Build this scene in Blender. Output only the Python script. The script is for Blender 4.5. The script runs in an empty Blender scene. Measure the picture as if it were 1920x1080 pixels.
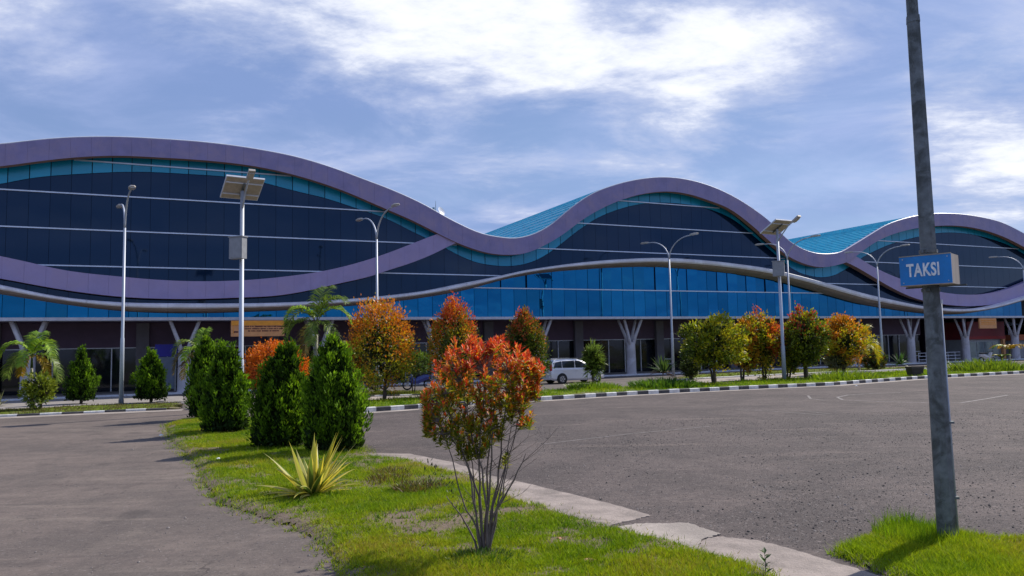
import bpy, math, random
import numpy as np
from mathutils import Vector, Matrix, noise as mnoise
random.seed(7); rng = np.random.default_rng(7)
R_ = math.radians
C = bpy.context.scene.collection
scene = bpy.context.scene

# ------------------------------------------------------------------ camera
FOC, CAM_H = 1400.0, 2.2                      # focal length in photo pixels (1920 wide), eye height
PITCH, ROLL = math.atan((652.8-540)/FOC), math.atan(.021)
Fw = Vector((0, math.cos(PITCH), math.sin(PITCH)))
_R0 = Vector((1, 0, 0)); _U0 = Vector((0, -math.sin(PITCH), math.cos(PITCH)))
Rt = math.cos(ROLL)*_R0 - math.sin(ROLL)*_U0
Up = math.sin(ROLL)*_R0 + math.cos(ROLL)*_U0
EYE = Vector((0, 0, CAM_H))
cam_d = bpy.data.cameras.new('camera'); cam = bpy.data.objects.new('camera', cam_d); C.objects.link(cam)
cam_d.sensor_width = 36; cam_d.lens = FOC/1920*36; cam_d.clip_start = .1; cam_d.clip_end = 3000
cam.matrix_world = Matrix(((Rt.x, Up.x, -Fw.x, 0), (Rt.y, Up.y, -Fw.y, 0), (Rt.z, Up.z, -Fw.z, CAM_H), (0, 0, 0, 1)))
scene.camera = cam

def ray(x, y): return Fw + (x-960)/FOC*Rt + (540-y)/FOC*Up
def gnd(x, y, z=0.0):                          # ground point seen at a photo pixel
    d = ray(x, y); t = (z-CAM_H)/d.z; return Vector((d.x*t, d.y*t, z))
def atd(x, y, depth):                          # point at a photo pixel and a given distance along +y
    d = ray(x, y); t = depth/d.y; return EYE + d*t

# ------------------------------------------------------------------ sun, sky, exposure
SUN_AZ = R_(37.0)            # measured from +X towards +Y
SUN_EL = R_(43.0)
sd = Vector((math.cos(SUN_AZ)*math.cos(SUN_EL), math.sin(SUN_AZ)*math.cos(SUN_EL), math.sin(SUN_EL)))
sl = bpy.data.lights.new('sun', 'SUN'); sl.energy = 5.0; sl.angle = R_(.53); sl.color = (1, .93, .82)
so = bpy.data.objects.new('sun', sl); C.objects.link(so)
so.rotation_euler = sd.to_track_quat('Z', 'Y').to_euler()
so.location = (40, 30, 60)
scene.view_settings.view_transform = 'Standard'; scene.view_settings.look = 'None'
scene.view_settings.exposure = 0.2; scene.view_settings.gamma = 1
scene.view_settings.use_curve_mapping = False

class NT:                                       # small helper for node trees
    def __init__(s, tree): s.t = tree; s.n = tree.nodes; s.l = tree.links
    def add(s, typ, **kw):
        nd = s.n.new(typ)
        for k, v in kw.items():
            if k.startswith('i_'):
                key = k[2:]
                key = int(key) if key.isdigit() else key.replace('_', ' ')
                nd.inputs[key].default_value = v
            else: setattr(nd, k, v)
        return nd
    def link(s, a, b): s.l.new(a, b)
    def val(s, sock, x):
        if isinstance(x, bpy.types.NodeSocket): s.link(x, sock)
        else: sock.default_value = x
    def math(s, op, a, b=0.0, clamp=False):
        m = s.n.new('ShaderNodeMath'); m.operation = op; m.use_clamp = clamp
        s.val(m.inputs[0], a); s.val(m.inputs[1], b); return m.outputs[0]
    def ramp(s, x, lo, hi):                      # smooth 0..1
        m = s.n.new('ShaderNodeMapRange'); m.interpolation_type = 'SMOOTHSTEP'
        s.val(m.inputs['Value'], x); m.inputs['From Min'].default_value = lo; m.inputs['From Max'].default_value = hi
        return m.outputs['Result']
    def mix(s, fac, a, b, mode='MIX'):
        m = s.n.new('ShaderNodeMix'); m.data_type = 'RGBA'; m.blend_type = mode
        s.val(m.inputs[0], fac)
        for sock, x in ((m.inputs[6], a), (m.inputs[7], b)):
            if isinstance(x, bpy.types.NodeSocket): s.link(x, sock)
            else: sock.default_value = (*x[:3], 1)
        return m.outputs[2]
    def noise(s, vec, scale, detail=4, rough=.55, dist=0.0):
        nn = s.n.new('ShaderNodeTexNoise'); nn.inputs['Scale'].default_value = scale
        nn.inputs['Detail'].default_value = detail; nn.inputs['Roughness'].default_value = rough
        nn.inputs['Distortion'].default_value = dist
        if vec is not None: s.link(vec, nn.inputs['Vector'])
        return nn.outputs['Fac']

world = bpy.data.worlds.new('World'); scene.world = world; world.use_nodes = True
w = NT(world.node_tree); w.n.clear()
wout = w.add('ShaderNodeOutputWorld'); bg = w.add('ShaderNodeBackground'); bg.inputs['Strength'].default_value = .1
sky = w.add('ShaderNodeTexSky'); sky.sky_type = 'NISHITA'; sky.sun_disc = False
sky.sun_elevation = SUN_EL; sky.sun_rotation = R_(90)-SUN_AZ; sky.air_density = 1.0; sky.dust_density = .6; sky.ozone_density = 2.5
tc = w.add('ShaderNodeTexCoord'); gen = tc.outputs['Generated']
sep = w.add('ShaderNodeSeparateXYZ'); w.link(gen, sep.inputs[0])
zz = w.math('ADD', w.math('MAXIMUM', sep.outputs[2], 0.0), .16)
comb = w.add('ShaderNodeCombineXYZ')
w.link(w.math('DIVIDE', sep.outputs[0], zz), comb.inputs[0]); w.link(w.math('DIVIDE', sep.outputs[1], zz), comb.inputs[1])
mp = w.add('ShaderNodeMapping'); w.link(comb.outputs[0], mp.inputs['Vector'])
mp.inputs['Rotation'].default_value = (0, 0, R_(-52)); mp.inputs['Scale'].default_value = (.85, 1.2, 1)
mp.inputs['Location'].default_value = (3.1, 1.7, 0)
cl = mp.outputs[0]
n_big = w.noise(cl, .75, 3, .5, .3)
n_mid = w.noise(cl, 1.9, 12, .60, .35)
n_fin = w.noise(cl, 9.0, 10, .68, .15)
def glow(px, py, lo, hi):
    d = ray(px, py).normalized()
    vm = w.add('ShaderNodeVectorMath', operation='DOT_PRODUCT'); w.link(gen, vm.inputs[0]); vm.inputs[1].default_value = d
    return w.ramp(vm.outputs['Value'], math.cos(R_(lo)), math.cos(R_(hi)))
gl = [(glow(x, y, a, b), k) for x, y, a, b, k in ((560, -140, 15, 4, .30), (860, -60, 14, 3, .34), (1010, 60, 9, 1, .08), (1260, 170, 12, 2, .22), (1400, 60, 10, 2, .16), (1860, 240, 8, 1, .26), (1900, 360, 4, 1, .16), (960, 330, 5, 1, .16),
     (60, 80, 5, 1, .18), (400, 250, 4, 1, .14), (200, 300, 12, 3, -.14), (1500, 330, 9, 2, -.14), (1090, 250, 3, .5, -.16))]
g1 = gl[0][0]
dens = w.math('ADD', w.math('MULTIPLY', w.math('SUBTRACT', n_mid, .5), 1.5), w.math('ADD', .5, w.math('MULTIPLY', n_big, .55)))
dens = w.math('ADD', dens, w.math('MULTIPLY', w.math('SUBTRACT', n_fin, .5), .6))
for g, k in gl:
    dens = w.math('ADD', dens, w.math('MULTIPLY', g, k))
cover = w.ramp(dens, .70, 1.26)                 # white, lit cloud
veil = w.ramp(w.math('ADD', n_big, w.math('MULTIPLY', n_mid, .3)), .35, .9)
base = w.mix(w.math('ADD', .55, w.math('MULTIPLY', veil, .4)), sky.outputs[0], w.mix(w.ramp(n_mid, .35, .65), (2.2, 3.15, 6.0), (3.6, 4.4, 7.3)))
brt = w.mix(w.ramp(dens, .95, 1.42), (5.0, 5.6, 7.5), (9.3, 9.5, 10.0))
skyc = w.mix(w.math('MULTIPLY', cover, .92), base, brt)
w.link(skyc, bg.inputs['Color']); w.link(bg.outputs[0], wout.inputs[0])

scene.render.engine = 'CYCLES'
scene.cycles.max_bounces = 6; scene.cycles.diffuse_bounces = 3; scene.cycles.glossy_bounces = 3; scene.cycles.transparent_max_bounces = 8

# ------------------------------------------------------------------ materials
MATS = {}
def pmat(name, col, rough=.6, metal=0.0, var=.12, vscale=3.0, bump=0.0, bscale=40.0, spec=.5, coat=0.0, streak=False, col2=None, lo=.42, hi=.62):
    m = bpy.data.materials.new(name); m.use_nodes = True; t = NT(m.node_tree); b = t.n['Principled BSDF']
    g = t.add('ShaderNodeNewGeometry'); pos = g.outputs['Position']
    if streak:
        mpg = t.add('ShaderNodeMapping'); t.link(pos, mpg.inputs['Vector']); mpg.inputs['Scale'].default_value = (1, 1, .12); src = mpg.outputs[0]
    else: src = pos
    nz = t.noise(src, vscale, 6, .6)
    dark = tuple(c*(1-var) for c in col); lite = tuple(min(1, c*(1+var)) for c in col)
    c = t.mix(t.ramp(nz, .3, .7), dark, lite)
    if col2 is not None: c = t.mix(t.ramp(t.noise(src, vscale*.6, 8, .65, .5), lo, hi), c, col2)
    oi = t.add('ShaderNodeObjectInfo')
    c = t.mix(t.math('MULTIPLY', t.math('SUBTRACT', oi.outputs['Random'], .0), var*.8), c, dark)
    t.link(c, b.inputs['Base Color'])
    b.inputs['Metallic'].default_value = metal; b.inputs['Specular IOR Level'].default_value = spec
    b.inputs['Coat Weight'].default_value = coat
    t.link(t.math('ADD', rough-.06, t.math('MULTIPLY', nz, .12)), b.inputs['Roughness'])
    if bump:
        bp = t.add('ShaderNodeBump'); bp.inputs['Strength'].default_value = bump; bp.inputs['Distance'].default_value = .02
        t.link(t.noise(pos, bscale, 6, .65), bp.inputs['Height']); t.link(bp.outputs[0], b.inputs['Normal'])
    MATS[name] = m; return m

def leafmat(name, trans=.35, rough=.45, spec=.35):
    m = bpy.data.materials.new(name); m.use_nodes = True; t = NT(m.node_tree); b = t.n['Principled BSDF']; o = t.n['Material Output']
    a = t.add('ShaderNodeAttribute', attribute_name='Col')
    g = t.add('ShaderNodeNewGeometry')
    c = t.mix(.22, a.outputs['Color'], t.mix(t.noise(g.outputs['Position'], 9, 3), (.25, .25, .25), (1.0, 1.0, 1.0)), 'MULTIPLY')
    t.link(c, b.inputs['Base Color']); b.inputs['Roughness'].default_value = rough; b.inputs['Specular IOR Level'].default_value = spec
    tr = t.add('ShaderNodeBsdfTranslucent'); t.link(t.mix(1.0, c, (1.0, 1.0, .55), 'MULTIPLY'), tr.inputs['Color'])
    mx = t.add('ShaderNodeMixShader'); mx.inputs[0].default_value = trans
    t.link(b.outputs[0], mx.inputs[1]); t.link(tr.outputs[0], mx.inputs[2]); t.link(mx.outputs[0], o.inputs['Surface'])
    MATS[name] = m; return m
LEAF = leafmat('leaf', .42); CONIF = leafmat('conifer_leaf', .42, .6, .15); GRASS = leafmat('grass_blade', .4, .6, .15)

def glassmat(name, tint, rough=.03, metal=.85, dirt=.08, wave=.003, kr=.3):
    m = bpy.data.materials.new(name); m.use_nodes = True; t = NT(m.node_tree); b = t.n['Principled BSDF']
    oi = t.add('ShaderNodeObjectInfo'); g = t.add('ShaderNodeNewGeometry')
    k = t.math('ADD', 1-kr*.6, t.math('MULTIPLY', oi.outputs['Random'], kr))
    cc = t.add('ShaderNodeCombineXYZ')
    for i in range(3): t.link(t.math('MULTIPLY', k, tint[i]), cc.inputs[i])
    dirtn = t.ramp(t.noise(g.outputs['Position'], 1.3, 7, .65), .45, .8)
    c = t.mix(t.math('MULTIPLY', dirtn, dirt), cc.outputs[0], (.18, .16, .15))
    t.link(c, b.inputs['Base Color']); b.inputs['Metallic'].default_value = metal
    t.link(t.math('ADD', rough, t.math('MULTIPLY', dirtn, dirt)), b.inputs['Roughness'])
    bp = t.add('ShaderNodeBump'); bp.inputs['Strength'].default_value = .5; bp.inputs['Distance'].default_value = wave
    t.link(t.noise(g.outputs['Position'], .9, 2), bp.inputs['Height']); t.link(bp.outputs[0], b.inputs['Normal'])
    MATS[name] = m; return m
DARKG = glassmat('dark_glass', (.001, .022, .062), .05, .45, .012, .003, .12)
TEALG = glassmat('teal_glass', (.010, .30, .50), .22, .10, .06)
BLUEG = glassmat('blue_glass', (.004, .125, .28), .015, .92, .03, .006)
DOORG = glassmat('door_glass', (.012, .016, .024), .05, .2, .05)

PURPLE = pmat('purple_cladding', (.235, .20, .38), .42, .05, .10, 1.2, col2=(.31, .24, .37), lo=.4, hi=.7)
PURPLE2 = pmat('light_purple_cladding', (.33, .27, .47), .45, .05, .07, 1.2, col2=(.36, .28, .45), lo=.4, hi=.7)
SOFFIT = pmat('brown_underside', (.30, .17, .12), .7, 0, .1, 2)
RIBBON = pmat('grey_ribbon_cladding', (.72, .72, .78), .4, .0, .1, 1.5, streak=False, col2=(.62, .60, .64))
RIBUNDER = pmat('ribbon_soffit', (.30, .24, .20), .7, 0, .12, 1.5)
TEALR = pmat('teal_roofing', (.01, .34, .50), .5, .1, .15, 2.2, col2=(.02, .42, .58))
WHITEM = pmat('white_trim', (.62, .64, .70), .4, .0, .06, 3)
MULL = pmat('pale_mullion', (.60, .66, .78), .35, .4, .08, 3)
BACK = pmat('curtain_wall_backing', (.012, .014, .02), .8, 0, .1)
BEAM = pmat('beam_grey', (.50, .52, .60), .5, 0, .1, 3)
COLM = pmat('column_render', (.54, .53, .58), .75, 0, .1, 2.2, bump=.15, bscale=30, col2=(.44, .42, .44))
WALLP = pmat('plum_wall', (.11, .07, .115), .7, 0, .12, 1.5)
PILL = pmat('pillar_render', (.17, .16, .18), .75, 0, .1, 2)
FRAME = pmat('door_frame', (.6, .62, .68), .4, .3, .1)
FLOORM = pmat('terrace_concrete', (.26, .24, .23), .8, 0, .15, 1.8, bump=.2)
KWHITE = pmat('kerb_white_paint', (.62, .62, .60), .7, 0, .2, 5, bump=.4, bscale=30, col2=(.3, .29, .27), lo=.55, hi=.72)
KBLACK = pmat('kerb_black_paint', (.055, .055, .06), .7, 0, .25, 5, bump=.4, bscale=30, col2=(.16, .15, .14), lo=.5, hi=.72)
GALV = pmat('galvanised_steel', (.17, .19, .20), .6, .35, .3, 7, bump=.3, bscale=50, col2=(.055, .062, .058), lo=.42, hi=.62)
LAMPS = pmat('pale_lamp_steel', (.42, .46, .53), .5, .2, .12, 5, streak=True)
LHEAD = pmat('lamp_head', (.45, .41, .36), .5, .2, .1)
PANELB = pmat('solar_panel_back', (.42, .36, .29), .6, 0, .12, 6)
PANELF = pmat('solar_cells', (.01, .015, .04), .15, .3, .1)
BOXG = pmat('box_grey', (.27, .28, .30), .6, .1, .1, 6)
BARK = pmat('bark', (.10, .075, .055), .9, 0, .3, 14, bump=.5, bscale=60, streak=True)
TWIG = pmat('twig_bark', (.16, .125, .115), .85, 0, .3, 30, bump=.4, bscale=90, streak=True)
PALMB = pmat('palm_trunk', (.30, .29, .24), .85, 0, .2, 8, bump=.4, bscale=40)
BLACK = pmat('black_rubber', (.012, .012, .013), .7, 0, .1)
SILVER = pmat('silver_car_paint', (.70, .71, .74), .3, .25, .03, 2, coat=.8)
CARGLASS = glassmat('car_glass', (.02, .03, .045), .04, .3, .02)
CHROME = pmat('alloy', (.5, .5, .52), .3, .8, .05)
REDL = pmat('red_lens', (.4, .01, .01), .2, 0, .05)
LENS = pmat('clear_lens', (.6, .6, .62), .15, .2, .05)
SIGNB = pmat('sign_blue', (.004, .20, .56), .5, 0, .08, 6, col2=(.01, .17, .47))
SIGNT = pmat('sign_side_tan', (.33, .27, .21), .6, 0, .12, 8, streak=True, col2=(.42, .36, .30))
LETTER = pmat('sign_letter', (.75, .76, .78), .5, 0, .2, 25)
ORANGE = pmat('orange_board', (.85, .34, .03), .6, 0, .1, 4)
ORANGE2 = pmat('orange_board_pale', (.70, .33, .13), .6, 0, .1, 4)
DKRED = pmat('dark_red_print', (.10, .02, .02), .6)
BLUEB = pmat('deep_blue_board', (.015, .012, .32), .5, 0, .05)
REDB = pmat('red_board', (.50, .015, .02), .5, 0, .05)
REDROOF = pmat('maroon_canopy', (.20, .022, .03), .6, 0, .15, 2)
CONC = pmat('old_concrete', (.27, .225, .20), .85, 0, .25, 2.0, bump=.8, bscale=22, col2=(.15, .125, .11), lo=.45, hi=.7)
CONC2 = pmat('pale_concrete', (.30, .26, .23), .85, 0, .25, 1.6, bump=.7, bscale=22, col2=(.22, .19, .17), lo=.5, hi=.7)
PAPER = pmat('white_litter', (.7, .72, .75), .7)
DRY = pmat('dry_leaf', (.42, .22, .12), .8, 0, .25, 30, bump=.4, bscale=60)
BIKEB = pmat('blue_bike_paint', (.01, .03, .22), .3, 0, .05, coat=.5)
BIKEK = pmat('black_bike_paint', (.02, .02, .025), .3, 0, .05, coat=.5)
BIKEW = pmat('white_bike_paint', (.6, .6, .62), .3, 0, .05, coat=.5)
STONE = pmat('asphalt_chip', (.16, .145, .14), .85, 0, .4, 20)
STONED = pmat('dark_asphalt_chip', (.03, .028, .03), .9, 0, .3, 20)

def asphalt(name, c1, c2, pale, speck=1.0, tracks=False):
    m = bpy.data.materials.new(name); m.use_nodes = True; t = NT(m.node_tree); b = t.n['Principled BSDF']
    g = t.add('ShaderNodeNewGeometry'); pos = g.outputs['Position']
    c = t.mix(t.ramp(t.noise(pos, .35, 9, .68, .4), .40, .60), c1, c2)
    mpg = t.add('ShaderNodeMapping'); t.link(pos, mpg.inputs['Vector']); mpg.inputs['Rotation'].default_value = (0, 0, R_(-27)); mpg.inputs['Scale'].default_value = (.12, 1, 1)
    c = t.mix(t.math('MULTIPLY', t.ramp(t.noise(mpg.outputs[0], 1.3, 8, .65, .3), .52, .8), .75), c, pale)
    c = t.mix(t.math('MULTIPLY', t.ramp(t.noise(pos, .9, 8, .7), .5, .85), .5), c, pale)
    vo = t.add('ShaderNodeTexVoronoi'); vo.inputs['Scale'].default_value = 17; t.link(pos, vo.inputs['Vector'])
    sp = t.math('LESS_THAN', vo.outputs['Distance'], .24)
    rs = t.add('ShaderNodeSeparateColor'); t.link(vo.outputs['Color'], rs.inputs[0])
    c = t.mix(t.math('MULTIPLY', t.math('MULTIPLY', sp, t.math('GREATER_THAN', rs.outputs[0], .55)), .5*speck), c, (.28, .26, .25))
    c = t.mix(t.math('MULTIPLY', t.math('MULTIPLY', sp, t.math('LESS_THAN', rs.outputs[1], .35)), .8*speck), c, (.02, .02, .022))
    c = t.mix(t.math('MULTIPLY', t.ramp(t.noise(pos, 26, 6, .85), .42, .62), .42*speck), c, (.03, .026, .028))
    c = t.mix(t.math('MULTIPLY', t.ramp(t.noise(pos, 55, 4, .85), .5, .68), .45*speck), c, (.33, .29, .27))
    c = t.mix(t.math('MULTIPLY', t.ramp(t.noise(pos, 2.4, 9, .8), .45, .62), .38*speck), c, (.05, .042, .044))
    ve = t.add('ShaderNodeTexVoronoi'); ve.feature = 'DISTANCE_TO_EDGE'; ve.inputs['Scale'].default_value = .28
    wv = t.add('ShaderNodeTexNoise'); wv.inputs['Scale'].default_value = 1.3; wv.inputs['Detail'].default_value = 6; t.link(pos, wv.inputs['Vector'])
    va = t.add('ShaderNodeVectorMath', operation='MULTIPLY_ADD'); t.link(wv.outputs['Color'], va.inputs[0]); va.inputs[1].default_value = (1.6, 1.6, 0); t.link(pos, va.inputs[2]); t.link(va.outputs[0], ve.inputs['Vector'])
    crk = t.math('MULTIPLY', t.math('LESS_THAN', ve.outputs['Distance'], .0035), t.ramp(t.noise(pos, .5, 3), .48, .62))
    c = t.mix(t.math('MULTIPLY', crk, .55), c, (.035, .03, .03))
    mt_ = t.add('ShaderNodeMapping'); t.link(pos, mt_.inputs['Vector']); mt_.inputs['Rotation'].default_value = (0, 0, R_(62 if speck < .9 else -27)); mt_.inputs['Scale'].default_value = (.05, 1, 1)
    c = t.mix(t.math('MULTIPLY', t.ramp(t.noise(mt_.outputs[0], 2.6, 4, .6), .56, .74), .30), c, (.06, .052, .05))
    c = t.mix(t.math('MULTIPLY', t.ramp(t.noise(pos, .8, 2, .4), .66, .74), .35), c, (.045, .04, .04))
    mq = t.add('ShaderNodeMapping'); t.link(pos, mq.inputs['Vector']); mq.inputs['Scale'].default_value = (7, 7, 7)
    c = t.mix(t.math('MULTIPLY', t.ramp(t.noise(mq.outputs[0], 1.0, 5, .75), .52, .66), .55*speck), c, (.045, .038, .04))
    c = t.mix(t.math('MULTIPLY', t.ramp(t.noise(mq.outputs[0], 1.7, 4, .8), .56, .70), .5*speck), c, (.28, .235, .22))
    t.link(c, b.inputs['Base Color']); b.inputs['Roughness'].default_value = .9; b.inputs['Specular IOR Level'].default_value = .2
    bp = t.add('ShaderNodeBump'); bp.inputs['Strength'].default_value = .6*speck; bp.inputs['Distance'].default_value = .012
    t.link(t.noise(pos, 38, 8, .75), bp.inputs['Height']); t.link(bp.outputs[0], b.inputs['Normal'])
    return m
ASPH = asphalt('lot_asphalt', (.108, .087, .082), (.068, .056, .054), (.22, .172, .150), 1.0)
ASPH2 = asphalt('road_asphalt', (.158, .128, .113), (.115, .096, .087), (.26, .215, .18), .6)
ROAD3 = asphalt('service_road_asphalt', (.15, .13, .12), (.12, .105, .10), (.24, .21, .19), .3)
def soilmat():
    m = bpy.data.materials.new('soil_and_turf'); m.use_nodes = True; t = NT(m.node_tree); b = t.n['Principled BSDF']
    g = t.add('ShaderNodeNewGeometry'); pos = g.outputs['Position']
    green = t.mix(t.ramp(t.noise(pos, 3, 6, .6), .35, .65), (.07, .11, .012), (.15, .20, .018))
    soil = t.mix(t.noise(pos, 9, 8, .7), (.12, .09, .065), (.24, .19, .15))
    a = t.add('ShaderNodeAttribute', attribute_name='Col'); sc = t.add('ShaderNodeSeparateColor'); t.link(a.outputs['Color'], sc.inputs[0])
    f = t.ramp(t.math('ADD', sc.outputs[0], t.math('MULTIPLY', t.math('SUBTRACT', t.noise(pos, 6, 5), .5), .5)), .3, .7)
    t.link(t.mix(f, soil, green), b.inputs['Base Color']); b.inputs['Roughness'].default_value = .95; b.inputs['Specular IOR Level'].default_value = .1
    bp = t.add('ShaderNodeBump'); bp.inputs['Strength'].default_value = .8; bp.inputs['Distance'].default_value = .03
    t.link(t.noise(pos, 25, 6, .7), bp.inputs['Height']); t.link(bp.outputs[0], b.inputs['Normal'])
    return m
SOIL = soilmat()
FARG = pmat('far_ground', (.10, .11, .05), .95, 0, .3, .1)

# ------------------------------------------------------------------ mesh helpers
def quick(name, V, F, mats, parent=None, cols=None, fm=None, smooth=False, org=None):
    """V Nx3 array, F list or Mx4/Mx3 array."""
    V = np.asarray(V, dtype=np.float64).reshape(-1, 3)
    if parent is not None and org is None: V = V - np.array(parent.get('org', (0, 0, 0)))
    if org is not None: V = V - np.array(org)
    me = bpy.data.meshes.new(name)
    if isinstance(F, np.ndarray):
        n, k = F.shape
        me.vertices.add(len(V)); me.vertices.foreach_set('co', V.astype(np.float32).ravel())
        me.loops.add(n*k); me.loops.foreach_set('vertex_index', F.astype(np.int32).ravel())
        me.polygons.add(n); me.polygons.foreach_set('loop_start', np.arange(0, n*k, k, dtype=np.int32))
        me.polygons.foreach_set('loop_total', np.full(n, k, dtype=np.int32))
        me.update(calc_edges=True)
        cnt = np.full(n, k)
    else:
        me.from_pydata([tuple(v) for v in V], [], [tuple(f) for f in F]); me.update()
        cnt = np.array([len(f) for f in F])
    for m in (mats if isinstance(mats, (list, tuple)) else [mats]): me.materials.append(m)
    if fm is not None: me.polygons.foreach_set('material_index', np.asarray(fm, dtype=np.int32))
    if cols is not None:
        a = me.color_attributes.new('Col', 'FLOAT_COLOR', 'CORNER')
        cc = np.repeat(np.asarray(cols, dtype=np.float32).reshape(-1, 3), cnt, axis=0)
        cc = np.concatenate([cc, np.ones((len(cc), 1), np.float32)], 1); a.data.foreach_set('color', cc.ravel())
    if smooth: me.polygons.foreach_set('use_smooth', np.ones(len(me.polygons), dtype=bool))
    o = bpy.data.objects.new(name, me); C.objects.link(o)
    if parent is not None: o.parent = parent
    if org is not None: o.location = org
    return o

class MB:
    def __init__(s): s.v = []; s.f = []; s.c = []; s.m = []; s.mi = 0
    def poly(s, pts, col=(1, 1, 1)):
        i = len(s.v); s.v += [tuple(p) for p in pts]; s.f.append(tuple(range(i, i+len(pts)))); s.c.append(col); s.m.append(s.mi)
    def faces(s, V, F, col=(1, 1, 1)):
        i = len(s.v); s.v += [tuple(p) for p in V]
        for f in F: s.f.append(tuple(i+j for j in f)); s.c.append(col); s.m.append(s.mi)
    def box(s, c, ax, ay, az, hx, hy, hz):
        c = Vector(c); V = [c+ax*(sx*hx)+ay*(sy*hy)+az*(sz*hz) for sx in (-1, 1) for sy in (-1, 1) for sz in (-1, 1)]
        s.faces(V, [(0, 1, 3, 2), (4, 6, 7, 5), (0, 4, 5, 1), (2, 3, 7, 6), (0, 2, 6, 4), (1, 5, 7, 3)])
    def bx(s, x0, x1, y0, y1, z0, z1):
        s.box(((x0+x1)/2, (y0+y1)/2, (z0+z1)/2), Vector((1, 0, 0)), Vector((0, 1, 0)), Vector((0, 0, 1)), (x1-x0)/2, (y1-y0)/2, (z1-z0)/2)
    def tube(s, pts, rad, n=8, cap=True, col=(1, 1, 1)):
        pts = [Vector(p) for p in pts]
        rad = rad if isinstance(rad, (list, tuple)) else [rad]*len(pts)
        i0 = len(s.v); d = (pts[1]-pts[0]).normalized()
        a = d.orthogonal().normalized()
        for k, p in enumerate(pts):
            dd = (pts[min(k+1, len(pts)-1)]-pts[max(k-1, 0)]).normalized()
            a = (a-dd*a.dot(dd)).normalized(); b = dd.cross(a)
            for j in range(n):
                t = 2*math.pi*j/n; s.v.append(tuple(p+(a*math.cos(t)+b*math.sin(t))*rad[k]))
        for k in range(len(pts)-1):
            for j in range(n):
                s.f.append((i0+k*n+j, i0+k*n+(j+1) % n, i0+(k+1)*n+(j+1) % n, i0+(k+1)*n+j)); s.c.append(col); s.m.append(s.mi)
        if cap:
            s.f.append(tuple(i0+j for j in range(n))[::-1]); s.c.append(col); s.m.append(s.mi)
            s.f.append(tuple(i0+(len(pts)-1)*n+j for j in range(n))); s.c.append(col); s.m.append(s.mi)
    def build(s, name, mats, parent=None, smooth=False, colors=False, org=None):
        return quick(name, s.v, s.f, mats, parent, s.c if colors else None, s.m, smooth, org)

def tag(o, label=None, cat=None, group=None, kind=None):
    if label: o['label'] = label
    if cat: o['category'] = cat
    if group: o['group'] = group
    if kind: o['kind'] = kind
    return o
def empty(name, loc, label=None, cat=None, group=None, rz=0.0):
    o = bpy.data.objects.new(name, None); C.objects.link(o); o.location = loc; o.rotation_euler[2] = rz; o.empty_display_size = .3
    return tag(o, label, cat, group)
def wroot(name, loc, label, cat, group=None):     # children given in world coordinates
    o = empty(name, loc, label, cat, group); o['org'] = tuple(loc); return o
def copy_tree(o, loc, rz=0.0, sc=1.0, label=None, group=None):
    c = o.copy(); C.objects.link(c); c.location = loc; c.rotation_euler = (0, 0, rz); c.scale = (sc, sc, sc) if not isinstance(sc, tuple) else sc
    for ch in [x for x in bpy.data.objects if x.parent == o]:
        d = ch.copy(); C.objects.link(d); d.parent = c
        for g in [x for x in bpy.data.objects if x.parent == ch]:
            e = g.copy(); C.objects.link(e); e.parent = d
    if label: c['label'] = label
    if group: c['group'] = group
    return c
X, Y, Z = Vector((1, 0, 0)), Vector((0, 1, 0)), Vector((0, 0, 1))

# ------------------------------------------------------------------ facade frame: u along the front, v towards the car park, z up
_vp = ray(4000, 589); FU = Vector((_vp.x, _vp.y, 0)).normalized(); FN = Vector((FU.y, -FU.x, 0)); FD = 47.645
def W(u, v, z): return FU*u + FN*(v-FD) + Z*z
def uz(x, y, v=0.0):
    d = ray(x, y); t = (v-FD)/(d.x*FN.x+d.y*FN.y); P = d*t
    return P.x*FU.x+P.y*FU.y, P.z+CAM_H

def curve(pts, v, pre=(), post=(), sig=.35):
    q = list(pre)+[uz(x, y, v) for x, y in pts]+list(post)
    q.sort(); U_ = np.array([a for a, b in q]); Z_ = np.array([b for a, b in q])
    m = np.gradient(Z_, U_)
    g = np.arange(U_[0], U_[-1], .1)
    k = np.clip(np.searchsorted(U_, g, side='right')-1, 0, len(U_)-2); h = U_[k+1]-U_[k]; t = (g-U_[k])/h
    zz_ = (2*t**3-3*t**2+1)*Z_[k]+(t**3-2*t**2+t)*h*m[k]+(-2*t**3+3*t**2)*Z_[k+1]+(t**3-t**2)*h*m[k+1]
    n = int(3*sig/.1); ker = np.exp(-.5*(np.arange(-n, n+1)*.1/sig)**2); ker /= ker.sum()
    zp = np.pad(zz_, n, mode='reflect', reflect_type='odd'); zz_ = np.convolve(zp, ker, 'valid')
    return lambda u: float(np.interp(u, g, zz_))

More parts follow.
